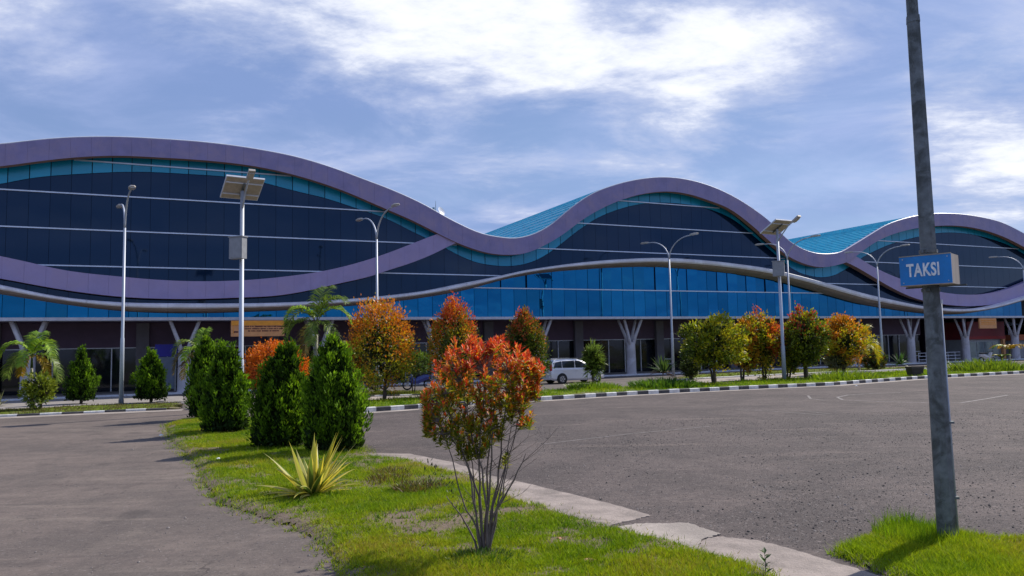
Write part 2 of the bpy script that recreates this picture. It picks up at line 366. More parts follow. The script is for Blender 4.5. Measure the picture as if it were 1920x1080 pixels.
VF, VA, VR = .9, .75, 1.5          # how far roof fascia, lower arcs and ribbon stand proud of the glass
U0, U1 = -22, 96
cT = curve([(0,271),(60,264),(120,259),(200,257),(300,261),(400,269),(480,280),(560,296),(640,321),(680,336),(740,359),(800,387),(840,410),(870,425),(900,438),(940,446),(965,448),(992,443),(1030,425),(1067,394),(1105,367),(1155,347),(1205,336),(1250,333),(1305,341),(1360,361),(1414,393),(1445,417),(1476,449),(1500,465),(1523,474),(1554,477),(1576,474),(1601,460),(1632,441),(1664,422),(1695,411),(1726,404),(1782,401),(1836,407),(1882,419),(1920,438)], VF,
           pre=[(-24, 8.2), (-19, 11.2), (-14, 13.3)], post=[uz(1960,462,VF), uz(2010,492,VF)])
cB = curve([(0,312),(60,304),(130,296),(200,292),(312,296),(400,302),(480,312),(560,330),(640,356),(715,388),(777,415),(826,440),(850,452),(880,464),(905,472),(955,478),(985,475),(1017,462),(1055,440),(1092,412),(1130,390),(1180,370),(1230,360),(1255,359),(1292,364),(1330,376),(1367,391),(1414,426),(1445,454),(1476,479),(1507,494),(1539,501),(1570,497),(1589,491),(1604,481),(1632,460),(1664,443),(1695,433),(1751,424),(1804,424),(1851,433),(1882,444),(1920,463)], VF,
           pre=[(-24, 6.9), (-19, 9.9), (-14, 12.0)], post=[uz(1960,486,VF), uz(2010,516,VF)])
cS = curve([(0,345),(50,335),(150,326),(250,322),(350,326),(475,338),(550,357),(612,372),(667,390),(725,410),(777,436),(800,447),(837,466),(865,481),(890,491),(920,497),(950,499),(980,496),(1017,482),(1042,465),(1080,435),(1117,410),(1155,394),(1192,384),(1230,380),(1267,381),(1305,386),(1345,397),(1382,416),(1414,443),(1445,469),(1486,504),(1514,516),(1539,520),(1564,516),(1585,505),(1620,481),(1664,460),(1720,444),(1757,437),(1804,437),(1851,446),(1898,463),(1920,476)], 0,
           pre=[(-24, 6.0), (-19, 9.0), (-14, 11.2)], post=[uz(1960,500), uz(2010,530)])
cAt = curve([(0,480),(60,493),(97,502),(230,519),(333,526.5),(444,526),(530,519),(607,508),(690,487),(752,465),(790,450),(822,438),(845,432),(870,434),(905,448)], VA, pre=[(-24, 10.5), (-17, 9.0)])
cAb = curve([(0,522),(111,542),(222,556),(333,560.5),(444,558),(530,553),(581,544),(633,532),(698,517),(727,507),(765,495),(815,475),(835,465),(852,456),(875,454),(905,458)], VA, pre=[(-24, 9.2), (-17, 7.7)])
cEt = curve([(1540,482),(1575,472),(1604,480),(1632,497),(1664,513),(1700,527),(1729,538),(1757,546),(1789,551),(1836,552),(1882,544),(1920,530),(1960,512),(2010,485)], VA)
cEb = curve([(1540,490),(1568,486),(1592,494),(1632,516),(1664,535),(1710,557),(1729,563),(1773,571),(1820,574),(1867,570),(1920,556),(1960,540),(2010,515)], VA)
cRt = curve([(0,534),(97,554),(230,567),(333,568.5),(472,568.5),(540,567),(633,562),(737,553),(800,545),(864,532),(941,517),(980,508),(1030,500),(1105,490.5),(1180,485),(1242,483),(1305,486),(1382,494),(1454,505),(1507,518),(1570,535),(1632,552),(1695,566),(1729,573),(1764,577),(1820,579),(1851,576),(1890,567),(1920,558),(2000,535)], VR,
            pre=[(-24, 9.5), (-17, 7.6)])
cRb = curve([(0,548),(111,566),(230,580),(333,584),(480,581),(530,579),(633,572.6),(737,563.5),(800,555),(880,541),(967,518),(1045,506),(1080,503),(1155,498),(1230,496),(1305,500),(1382,508),(1457,520),(1520,535),(1570,550),(1632,567),(1695,578),(1729,583),(1773,587),(1820,587),(1867,580),(1920,566),(2000,543)], VR,
            pre=[(-24, 9.0), (-17, 7.1)])

terminal = wroot('airport_terminal', W(20, 0, 0), 'long airport terminal with wavy purple roof bands over dark, teal and blue glass', 'airport terminal')
LV = [7.27, 9.32, 11.33, 13.25]
DL, BZ = 6.37, 4.33
PIECE0, PIECE1 = -10, 62

def slab(mb, us, lo, hi, v0, v1):
    """curved slab between lo(u) and hi(u) from v0 (back) to v1 (front)"""
    n = len(us); A = []
    for u in us:
        a, b = lo(u), max(hi(u), lo(u)+1e-4)
        A += [W(u, v1, a), W(u, v1, b), W(u, v0, b), W(u, v0, a)]
    Fs = []
    for i in range(n-1):
        for j in range(4): Fs.append((i*4+j, i*4+(j+1) % 4, (i+1)*4+(j+1) % 4, (i+1)*4+j)[::-1])
    Fs.append((0, 1, 2, 3)); e = (n-1)*4; Fs.append((e+3, e+2, e+1, e))
    mb.faces(A, Fs)

def panes(name, mat, lo, hi, v, rows, th=.03, g=.022, kend=(U0, U1), tilt=.0022):
    rest = MB()
    for k in range(kend[0], kend[1]):
        for r in range(len(rows)-1):
            z0, z1 = rows[r]+g, rows[r+1]-g
            us = [k+g, k+.34, k+.67, k+1-g]
            L = [max(lo(u), z0) for u in us]; H = [min(hi(u), z1) for u in us]
            if max(h_-l_ for h_, l_ in zip(H, L)) < .06: continue
            H = [max(h_, l_+.001) for h_, l_ in zip(H, L)]
            tu, tz = random.uniform(-tilt, tilt), random.uniform(-tilt, tilt); zm = (z0+z1)/2
            f = lambda u, z, dv: W(u, v+dv+tu*(u-k-.5)+tz*(z-zm), z)
            n = 4; A = [f(u, a, 0) for u, a in zip(us, L)]+[f(u, b, 0) for u, b in zip(us, H)]
            A += [f(u, a, -th) for u, a in zip(us, L)]+[f(u, b, -th) for u, b in zip(us, H)]
            Fs = [(i, i+1, 5+i, 4+i) for i in range(3)]+[(8+i+1, 8+i, 12+i, 13+i) for i in range(3)]
            Fs += [(i+1, i, 8+i, 9+i) for i in range(3)]+[(4+i, 5+i, 13+i, 12+i) for i in range(3)]+[(0, 4, 12, 8), (7, 3, 11, 15)]
            if PIECE0 <= k < PIECE1:
                m = MB(); m.faces(A, Fs); m.build(name, mat, terminal)
            else: rest.faces(A, Fs)
    if rest.v: tag(rest.build(name, mat, terminal), kind='stuff')

big = 1e3
panes('teal_pane', TEALG, cS, lambda u: cB(u)+.25, 0, [0, 30])
panes('dark_pane', DARKG, lambda u: cRb(u)+.1, lambda u: cS(u)-.03, 0, [4.4]+LV+[30], g=.008)
panes('blue_pane', BLUEG, lambda u: BZ, lambda u: cRb(u)+.25, .35, [BZ-.05, DL, 30], kend=(U0, 79), g=.013, tilt=.007)
# backing
mb = MB(); slab(mb, np.arange(U0, U1+.1, .5), lambda u: BZ-.1, lambda u: cB(u)+.4, -.5, -.12); mb.build('backing_wall', BACK, terminal)
mb = MB(); slab(mb, np.arange(U0, 79.1, .5), lambda u: BZ-.1, lambda u: cRb(u)+.3, -.1, .25); mb.build('backing_wall', BACK, terminal)
# roof fascia panels, lower arc panels, ribbon panels
def band(name, mats, lo, hi, v0, v1, a, b, step=1.0, split=(PIECE0, PIECE1), gap=.003, under=True):
    rest = MB(); k = a
    while k < b-1e-6:
        e = min(k+step, b)
        tgt = MB() if split[0] <= k < split[1] else rest
        us = np.linspace(k+gap, e-gap, 4)
        n0 = len(tgt.f); slab(tgt, us, lo, hi, v0, v1+random.uniform(-.004, .004))
        for i in range(3): tgt.m[n0+i*4+3] = 1       # underside
        if tgt is not rest: tgt.build(name, mats, terminal, smooth=False)
        k = e
    if rest.v: tag(rest.build(name, mats, terminal), kind='stuff')
band('fascia_panel', [PURPLE, SOFFIT], cB, cT, .45, VF, U0, U1)
eyeL = uz(898, 450, VA)[0]; eyeR = uz(1548, 480, VA)[0]
band('lower_band_panel', [PURPLE2, SOFFIT], cAb, cAt, .2, VA, U0, eyeL)
band('lower_band_panel', [PURPLE2, SOFFIT], cEb, cEt, .2, VA, eyeR, U1)
# ribbon: rounded section swept along the curve
def ribbon_part(a, b):
    m = MB(); us = np.linspace(a, b, 4); A = []; sec = 9
    for u in us:
        t, bo = cRt(u), cRb(u); h = t-bo
        prof = [(.36, t+.02), (VR-.45, t+.03), (VR-.15, t-.01*h), (VR, t-.14*h), (VR+.01, t-.45*h), (VR-.06, t-.62*h), (VR-.3, bo+.12*h), (VR-.8, bo-.02), (.36, bo-.05)]
        A += [W(u, v_, z_) for v_, z_ in prof]
    for i in range(3):
        for j in range(sec):
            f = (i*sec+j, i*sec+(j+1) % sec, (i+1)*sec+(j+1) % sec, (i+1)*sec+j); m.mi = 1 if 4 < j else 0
            m.faces([A[q] for q in f], [(0, 1, 2, 3)])
    m.mi = 0
    m.faces([A[q] for q in range(sec)], [tuple(range(sec))[::-1]]); m.faces([A[3*sec+q] for q in range(sec)], [tuple(range(sec))])
    return m
k = float(U0)
while k < U1:
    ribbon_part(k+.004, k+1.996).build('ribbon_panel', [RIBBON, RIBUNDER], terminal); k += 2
# mullion lines: pale horizontal cap rails
def rails(lev, v, lo, hi, a, b, hw=.035):
    run = None; us = np.arange(a, b+.01, .1)
    for u in list(us)+[None]:
        ok = u is not None and lo(u) < lev < hi(u)
        if ok and run is None: run = u
        if not ok and run is not None:
            e = (u-.1) if u is not None else b
            if e-run > .4:
                m = MB(); m.box(W((run+e)/2, v+.05, lev), FU, FN, Z, (e-run)/2, .05, hw); m.build('mullion_rail', MULL, terminal)
            run = None
for L_ in LV: rails(L_, 0, lambda u: cRt(u)-.1, lambda u: cB(u)+.1, U0, U1-1)
rails(DL, .35, lambda u: BZ, lambda u: cRb(u)+.05, U0, 79)
# roof
k = U0
while k < U1:
    m = MB(); us = np.linspace(k, k+1, 4)
    slab(m, us, lambda u: cT(u)-.12, lambda u: cT(u)+.015, -26, .42)
    for q in (0, .5):
        u = k+q+.02; m.faces([W(u, vv, cT(u)+.015+zz_) for vv in (.42, -26) for zz_ in (0, .07)]+[W(u+.05, vv, cT(u+.05)+.015+zz_) for vv in (.42, -26) for zz_ in (0, .07)],
                             [(0, 1, 3, 2), (4, 6, 7, 5), (1, 5, 7, 3), (0, 4, 5, 1)])
    m.build('roof_panel', TEALR, terminal); k += 1
m = MB(); m.tube([W(u, VF-.06, cT(u)+.03) for u in np.arange(U0, U1, .5)], .045, 6); m.build('roof_edge_trim', WHITEM, terminal)
m = MB(); slab(m, np.arange(U0, U1+.1, 1.0), lambda u: 0, lambda u: cT(u)-.13, -26.2, -26); m.build('rear_wall', BACK, terminal)
for u in (U0+.1, U1-.3):
    m = MB(); m.faces([W(u+e, a_, b_) for e in (0, .15) for a_, b_ in ((-26, 0), (-.5, 0), (-.5, cT(u)-.15), (-26, cT(u)-.15))], [(0, 1, 2, 3), (7, 6, 5, 4), (0, 4, 5, 1), (1, 5, 6, 2), (2, 6, 7, 3), (3, 7, 4, 0)]); m.build('side_wall', PURPLE, terminal)
# beam above the arcade, slab, ground floor
ENDU = 79.0
m = MB(); m.box(W((U0+ENDU)/2, .35, 4.27), FU, FN, Z, (ENDU-U0)/2, .65, .085); m.build('arcade_beam', BEAM, terminal)
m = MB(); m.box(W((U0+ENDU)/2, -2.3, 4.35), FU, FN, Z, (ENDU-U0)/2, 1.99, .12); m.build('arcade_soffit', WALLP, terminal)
WV = -4.0
dz = uz(200, 652, WV)[1]
ENDG = 69.5
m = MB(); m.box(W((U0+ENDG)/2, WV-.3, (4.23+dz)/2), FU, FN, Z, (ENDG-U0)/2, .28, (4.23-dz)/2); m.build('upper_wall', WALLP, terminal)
m = MB(); m.box(W((U0+ENDG)/2, WV-1.0, dz/2+.05), FU, FN, Z, (ENDG-U0)/2, .1, dz/2); m.build('inner_wall', BACK, terminal)
m = MB(); m.box(W((U0+U1)/2, -12, .03), FU, FN, Z, (U1-U0)/2, 13.2, .05); m.build('terrace_floor', FLOORM, terminal)
k = U0
while k < 90:
    m = MB(); m.box(W(k+1, 1.27, .07), FU, FN, Z, .99, .07, .055); m.build('terrace_edge', WHITEM, terminal); k += 2
PITCHC = 7.72; C0 = .92
cols_u = [C0+PITCHC*i for i in range(-3, 11)]
for cu in cols_u:
    if cu < ENDG:
        pu = cu-2.3
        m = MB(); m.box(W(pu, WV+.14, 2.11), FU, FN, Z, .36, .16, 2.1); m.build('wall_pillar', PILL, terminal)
    # column shaft with capital and four raking struts
    m = MB(); n = 14; zs = [(.08, .40), (.2, .37), (2.35, .34), (2.45, .36)]
    m.tube([W(cu, 0, z) for z, r in zs], [r for z, r in zs], n); shaft = m.build('column', COLM, terminal, smooth=False)
    for su in (-1, 1):
        for sv in (-1, 1):
            m = MB(); m.tube([W(cu+su*.13, sv*.13, 2.2), W(cu+su*.30, sv*.22, 2.9), W(cu+su*.78, sv*.42, 4.19)], [.15, .12, .10], 8)
            st = m.build('strut', COLM, shaft, smooth=True)
            for vtx in st.data.vertices: vtx.co -= Vector(terminal['org'])
# glazed shop fronts
door_w = 1.544
i = 0; u = U0+.4
glass_n = 0
while u < ENDG-door_w:
    near_p = any(abs((u+door_w/2)-(cu-2.3)) < .62 for cu in cols_u)
    m = MB(); m.box(W(u+door_w/2, WV-.22, dz/2+.04), FU, FN, Z, door_w/2-.03, .015, dz/2-.05)
    gp = m.build('shop_window', DOORG, terminal)
    m = MB(); m.box(W(u, WV-.16, dz/2+.04), FU, FN, Z, .03, .05, dz/2-.02)
    if (i*7) % 5 == 1 and u > 20:
        m.box(W(u+door_w/2, WV-.16, 1.02), FU, FN, Z, door_w/2-.03, .03, .035); m.box(W(u+door_w/2, WV-.16, .62), FU, FN, Z, door_w/2-.03, .03, .025)
    m.build('window_frame', FRAME, terminal)
    u += door_w; i += 1
m = MB(); m.box(W((U0+ENDG)/2, WV-.14, dz-.02), FU, FN, Z, (ENDG-U0)/2, .05, .035); m.build('window_head', FRAME, terminal)
# rooftop aerial and dish stand
b0 = W(*[uz(817, 396, -.5)[0]], -.5, 0); uu = uz(817, 396, -.5)[0]; zt = cT(uu)+.12
dish = wroot('satellite_dish', W(uu, -.5, zt), 'small pale dish beside thin aerials on the purple roof ridge', 'satellite dish')
m = MB(); cc_ = W(uu+.35, -.3, zt+.42); ax = (FN*.8+FU*.5+Z*.35).normalized(); o1 = ax.orthogonal().normalized(); o2 = ax.cross(o1)
A = [cc_-ax*.09]; Fs = []
for rr in (.16, .32):
    A += [cc_+(o1*math.cos(t)+o2*math.sin(t))*rr+ax*(rr*rr*.9-.09) for t in np.linspace(0, 2*math.pi, 16, endpoint=False)]
for j in range(16):
    Fs.append((0, 1+j, 1+(j+1) % 16)); Fs.append((1+j, 17+j, 17+(j+1) % 16, 1+(j+1) % 16))
m.faces(A, Fs); m.build('reflector', WHITEM, dish, smooth=True)
m = MB(); m.tube([W(uu, -.5, zt), W(uu, -.5, zt+.75), W(uu, -.5, zt+1.15)], [.03, .025, .01], 6); m.build('mast', BOXG, dish)
m = MB(); m.tube([W(uu, -.5, zt+.2), cc_-ax*.08], .025, 6); m.build('bracket', BOXG, dish)
m = MB(); m.box(W(uu-.16, -.5, zt+.35), FU, FN, Z, .07, .05, .33); m.build('antenna_panel', BOXG, dish)

# ------------------------------------------------------------------ boards on the terminal
def board(name, px, v, mat, label, cat, th=.06):
    (x0, y0), (x1, y1) = px; u0, z1 = uz(x0, y0, v); u1, z0 = uz(x1, y1, v)
    z1 = max(z1, uz(x1, y0, v)[1]) if False else z1
    r = wroot(name, W((u0+u1)/2, v, z0), label, cat)
    m = MB(); m.box(W((u0+u1)/2, v, (z0+z1)/2), FU, FN, Z, (u1-u0)/2, th, (z1-z0)/2); m.build('panel', mat, r)
    return r, u0, u1, z0, z1
r, a, b, z0, z1 = board('sign_board', ((433, 601), (533, 630)), 1.12, ORANGE2, 'wide orange sign board with dark lettering hanging below the blue glass', 'sign')
m = MB(); m.box(W((a+b)/2, 1.2, z1-.16), FU, FN, Z, (b-a)/2-.02, .012, .13); m.build('header_band', ORANGE, r)
m = MB()
for zl, x0, x1 in ((z1-.36, a+.75, b-.12), (z1-.49, a+.75, b-.12), (z1-.62, a+.95, b-.35)):
    x = x0
    while x < x1:
        ww = random.uniform(.04, .07); m.box(W(x+ww/2, 1.19, zl), FU, FN, Z, ww/2*.85, .006, random.uniform(.022, .036)); x += ww+(.05 if random.random() < .15 else .004)
m.build('lettering', DKRED, r)
m = MB(); m.box(W(a+.28, 1.19, z0+.27), FU, FN, Z, .12, .006, .04); m.build('emblem', DKRED, r)
m = MB()
for du, dzz, hu, hz in ((-.17, 0, .012, .28), (.17, 0, .012, .28), (0, .28, .17, .012)): m.box(W(a+.30+du, 1.19, (z0+z1)/2+dzz-.02), FU, FN, Z, hu, .006, hz)
m.build('border', ORANGE, r)
r, a, b, z0, z1 = board('blue_sign', ((291, 646), (333, 668)), -1.4, BLUEB, 'deep blue board on the arcade wall beside the pale column', 'sign')
m = MB()
for du in (-.5, .5): m.box(W((a+b)/2+du, -1.4, z0/2+.04), FU, FN, Z, .05, .05, z0/2-.04)
m.build('post', BOXG, r)
m = MB(); m.box(W((a+b)/2, -1.42, z0/2+.1), FU, FN, Z, .44, .03, z0/2-.12); m.build('panel', pmat('grey_blue_panel', (.16, .2, .27), .6), r)

# ================================================================== ground
def inside(P, poly):
    x, y = P[:, 0], P[:, 1]; r = np.zeros(len(P), bool); n = len(poly)
    for i in range(n):
        (x0, y0), (x1, y1) = poly[i], poly[(i+1) % n]
        c = ((y0 > y) != (y1 > y)) & (x < (x1-x0)*(y-y0)/((y1-y0) if y1 != y0 else 1e-9)+x0); r ^= c
    return r
def edist(P, poly):
    d = np.full(len(P), 1e9); n = len(poly)
    for i in range(n):
        a = np.array(poly[i]); b = np.array(poly[(i+1) % n]); ab = b-a; t = np.clip(((P-a)@ab)/max(ab@ab, 1e-9), 0, 1)
        d = np.minimum(d, np.linalg.norm(P-a-t[:, None]*ab, axis=1))
    return d
def fn(P, s, seed=0.0):
    """cheap smooth noise 0..1"""
    x, y = P[:, 0]*s+seed, P[:, 1]*s-seed*1.7
    v = (np.sin(x*1.3+np.sin(y*1.7+1.2)*1.6)+np.sin(y*1.1+np.sin(x*1.9)*1.4+2.)+np.sin((x+y)*2.3+np.sin((x-y)*2.9)*1.2)*.6+np.sin((x*.7-y)*4.7+seed)*.35)
    return np.clip(v/5.2+.5, 0, 1)
def gp(pts, z=0.0): return [tuple(gnd(x, y, z)[:2]) for x, y in pts]
def sheet(name, poly, z, mat, parent=None, thick=0.0):
    n = len(poly); V = [(x, y, z) for x, y in poly]; F = [tuple(range(n))]
    area = sum(poly[i][0]*poly[(i+1) % n][1]-poly[(i+1) % n][0]*poly[i][1] for i in range(n))
    if area < 0: V = V[::-1]
    if thick:
        V2 = [(x, y, z-thick) for x, y, _ in V]; F += [(i, n+i, n+(i+1) % n, (i+1) % n) for i in range(n)]; V = V+V2
    return quick(name, V, F, mat, parent)
tag(quick('ground', [(-900, -300, -.05), (900, -300, -.05), (900, 1500, -.05), (-900, 1500, -.05)], [(0, 1, 2, 3)], FARG), kind='structure')
K1 = [(560, 781), (690, 773), (850, 762), (1000, 752), (1180, 741), (1380, 731), (1560, 723), (1720, 711), (1920, 700.5), (2200, 686)]
K2 = [(-500, 806), (-120, 789), (0, 782.5), (100, 778), (200, 773.5), (345, 767.5)]
k1 = gp(K1); k2 = gp(K2)
far_r = tuple(W(110, 1.2, 0)[:2]); far_l = tuple(W(-40, 1.2, 0)[:2])
tag(sheet('road', [(-60, -12), (90, -12), (90, 48), k1[-1], k1[0], (-14, 33), (-60, 33)], 0, ASPH2), kind='structure')
tag(sheet('car_park', gp([(560, 783)])+k1[1:]+[(80, 20), (60, -10), (1.5, -8)]+gp([(900, 1150), (760, 930), (640, 830), (520, 800)]), .004, ASPH), kind='structure')
tag(sheet('service_road', [k2[0], k2[-1], k1[0]]+k1+[far_r, far_l], .003, ROAD3), kind='structure')
# concrete gutter in front of the chequered kerb
def offset(poly, d):
    out = []
    for i, p in enumerate(poly):
        a = Vector(poly[max(i-1, 0)]); b = Vector(poly[min(i+1, len(poly)-1)]); t = (b-a).normalized(); out.append((p[0]+t.y*d, p[1]-t.x*d))
    return out
tag(sheet('gutter', k1+offset(k1, .55)[::-1], .008, CONC2), kind='structure')
tag(sheet('gutter', k2+offset(k2, .9)[::-1], .008, CONC2), kind='structure')
S1B = [(560, 762), (700, 752), (850, 744), (1000, 736), (1240, 724), (1400, 716), (1560, 705.5), (1700, 697), (1920, 688), (2200, 676)]
MF = [(1262, 714), (1330, 710), (1400, 706.5), (1560, 699), (1650, 696), (1748, 691.5)]
MBk = [(1748, 688), (1650, 690), (1560, 692), (1400, 698), (1300, 704), (1262, 709)]
LMF = [(560, 751), (700, 744), (800, 741), (850, 739)]; LMB = [(850, 733), (800, 734), (700, 736), (560, 742)]
tag(sheet('path', gp([(1255, 723)]+[p for p in S1B if 1255 < p[0] < 1710])+gp([(1748, 693)]+MF[::-1]), .010, CONC2), kind='structure')
tag(sheet('path', gp(S1B[:3])+gp(LMF[::-1]), .010, CONC2), kind='structure')

def kerb(line, L, w, h, mats, label=None, back=True):
    root = empty('kerb', (0, 0, 0)); root['kind'] = 'structure'
    protos = []
    for m in mats:
        b = MB(); c = .02; hl = L/2-.006
        prof = [(0, -.05), (0, h-c), (c, h), (w-c, h), (w, h-c), (w, -.05)]
        V = [(-hl, y, z) for y, z in prof]+[(hl, y, z) for y, z in prof]
        b.faces(V, [(i, i+1, 7+i, 6+i)[::-1] for i in range(5)]+[(0, 1, 2, 3, 4, 5), (11, 10, 9, 8, 7, 6)])
        ob_ = quick('kerb_stone', b.v, b.f, m); protos.append(ob_.data); bpy.data.objects.remove(ob_)
    P = [Vector((x, y, 0)) for x, y in line]; i = 0; s = 0.0; tot = sum((P[j+1]-P[j]).length for j in range(len(P)-1))
    def at(s):
        for j in range(len(P)-1):
            l = (P[j+1]-P[j]).length
            if s <= l or j == len(P)-2: return P[j]+(P[j+1]-P[j])*(s/l), (P[j+1]-P[j]).normalized()
            s -= l
    while s+L < tot and i < 290:
        p, t = at(s+L/2); o = bpy.data.objects.new('kerb_stone', protos[i % len(protos)]); C.objects.link(o); o.parent = root
        o.location = (p.x, p.y, random.uniform(-.006, .006)); o.rotation_euler = (random.uniform(-.01, .01), 0, math.atan2(t.y, t.x)+random.uniform(-.012, .012))
        s += L; i += 1
    return root
kerb(k1, .56, .2, .17, [KWHITE, KBLACK])
kerb(k2, .74, .15, .09, [KWHITE, KBLACK])
kerb(gp(LMF), .6, .12, .07, [KWHITE, KBLACK])
kerb(gp(MF), .9, .14, .09, [KWHITE])

# broken concrete strip along the island
cs1 = gp([(690, 850), (770, 852), (850, 868), (920, 893), (1000, 910), (1080, 930), (1160, 950), (1222, 968), (1205, 972), (1150, 985), (1120, 1002), (1040, 985), (960, 955), (900, 935), (840, 912), (740, 885), (680, 868)])
cs2 = gp([(1160, 990), (1195, 984), (1240, 984), (1290, 983), (1335, 998), (1352, 1003), (1335, 1009), (1320, 1012), (1300, 1040), (1200, 1026)])
cs3 = gp([(1322, 1013), (1350, 1008), (1420, 1016), (1500, 1036), (1580, 1061), (1660, 1086), (1790, 1130), (1860, 1200), (1620, 1220), (1500, 1120), (1400, 1080), (1290, 1045)])
cr = empty('concrete_strip', (0, 0, 0)); cr['kind'] = 'structure'
def rough(poly, n=9, a=.02):
    out = []
    for i in range(len(poly)):
        p, q = Vector(poly[i]), Vector(poly[(i+1) % len(poly)])
        for k_ in range(n):
            t = k_/n; r_ = p.lerp(q, t); out.append((r_.x+random.uniform(-a, a), r_.y+random.uniform(-a, a)))
    return out
for c_, mt, zz_ in ((cs1, CONC, .014), (cs2, CONC2, .020), (cs3, CONC, .016)): sheet('concrete_slab', rough(c_), zz_, mt, cr, .03)

# painted lines, worn
LINE = pmat('worn_line_paint', (.24, .22, .21), .8, 0, .3, 12, col2=(.12, .107, .104), lo=.38, hi=.54)
def line(px, wd=.09):
    P = [Vector((*q, 0)) for q in gp(px)]; m = MB()
    for a, b in zip(P[:-1], P[1:]):
        t = (b-a).normalized(); n = Vector((-t.y, t.x, 0))*wd/2; m.poly([a-n+Z*.009, b-n+Z*.009, b+n+Z*.009, a+n+Z*.009])
    tag(m.build('painted_line', LINE), kind='structure')
line([(1690, 736), (1640, 738), (1590, 741), (1570, 745), (1580, 750), (1640, 753), (1740, 755.5), (1800, 756), (1850, 748), (1890, 741)], .11)
line([(1515, 742), (1520, 748), (1545, 751)], .09)
line([(1385, 769), (1440, 771), (1550, 779)], .07); line([(1020, 833), (1180, 814), (1330, 800)], .06); line([(1380, 768), (1500, 770), (1560, 777)], .05)

# loose chips on the old asphalt
def chips(name, mat, n, poly, smin, smax, near=6.0):
    cube = np.array([(-1, -1, 0), (1, -.8, 0), (.9, 1, 0), (-.8, .9, 0), (-.5, -.5, .8), (.5, -.6, 1), (.6, .5, .8), (-.6, .5, .9)])
    fq = np.array([(4, 5, 6, 7), (0, 1, 5, 4), (1, 2, 6, 5), (2, 3, 7, 6), (3, 0, 4, 7)])
    P = np.array(poly); lo, hi = P.min(0), P.max(0)
    q = rng.random((n*6, 2))*(hi-lo)+lo; q = q[inside(q, poly)]
    keep = rng.random(len(q)) < np.clip((fn(q, .55, 3.)*1.1-.05), .15, 1)*np.clip(14/np.maximum(q[:, 1], 1), .1, 1)
    q = q[keep][:n]; m = len(q); s = rng.uniform(smin, smax, m)*(1+1.2*(rng.random(m) < .05)); a = rng.random(m)*6.28
    ca, sa = np.cos(a), np.sin(a); V = cube[None]*s[:, None, None]; V = V*rng.uniform(.6, 1.2, (m, 1, 3))
    VX = V[..., 0]*ca[:, None]-V[..., 1]*sa[:, None]+q[:, 0:1]; VY = V[..., 0]*sa[:, None]+V[..., 1]*ca[:, None]+q[:, 1:2]; VZ = V[..., 2]+.003
    VV = np.stack([VX, VY, VZ], -1).reshape(-1, 3); FF = (fq[None]+np.arange(m)[:, None, None]*8).reshape(-1, 4)
    o = quick(name, VV, FF, mat); return tag(o, kind='stuff')
lotnear = gp([(1010, 905), (1250, 975), (1700, 1075), (2100, 1100), (2100, 760), (1000, 790)])
tag(chips('gravel', STONE, 12000, lotnear, .003, .008), 'pale loose asphalt chips scattered over the worn car park')
tag(chips('gravel', STONED, 26000, lotnear, .003, .0085), 'dark loose asphalt chips scattered over the worn car park')
tag(chips('gravel', STONE, 900, gp([(0, 800), (330, 800), (400, 960), (620, 1060), (600, 1200), (-200, 1200)]), .003, .008), 'small pale grit lying on the smooth left road')

# ------------------------------------------------------------------ turf
def turf_h(q, poly, h, z0=0.0):
    d = np.where(inside(q, poly), edist(q, poly), 0)
    return z0+.011+np.minimum(h, d*.25)*(.6+.6*fn(q, 1.1, 2))+np.minimum(d, .3)*.08*fn(q, 5, 1)
def turf(name, poly, cell, h, bare=None, z0=.0):
    P = np.array(poly); lo, hi = P.min(0)-cell, P.max(0)+cell
    nx, ny = int((hi[0]-lo[0])/cell)+1, int((hi[1]-lo[1])/cell)+1
    gx, gy = np.meshgrid(lo[0]+np.arange(nx)*cell, lo[1]+np.arange(ny)*cell, indexing='ij')
    Q = np.stack([gx.ravel(), gy.ravel()], 1); jit = Q+rng.uniform(-.3, .3, Q.shape)*cell
    ins = inside(jit, poly); d = np.where(ins, edist(jit, poly), 0)
    zz_ = turf_h(jit, poly, h, z0)
    dens = np.clip(d/.5, 0, 1)*np.clip(.35+fn(jit, .8, 5)*1.0, 0, 1)
    if bare is not None: dens = dens*bare(jit)
    idx = np.arange(nx*ny).reshape(nx, ny)
    F = np.stack([idx[:-1, :-1], idx[1:, :-1], idx[1:, 1:], idx[:-1, 1:]], -1).reshape(-1, 4)
    F = F[ins[F].sum(1) >= 3]
    used = np.unique(F); mp_ = np.full(nx*ny, -1); mp_[used] = np.arange(len(used)); F = mp_[F]
    zz_[~ins] = -.03
    V = np.concatenate([jit, zz_[:, None]], 1)[used]
    cd = dens[used][F].mean(1); cols = np.stack([cd, cd, cd], 1)
    return tag(quick(name, V, F, SOIL, cols=cols, smooth=True), kind='structure')
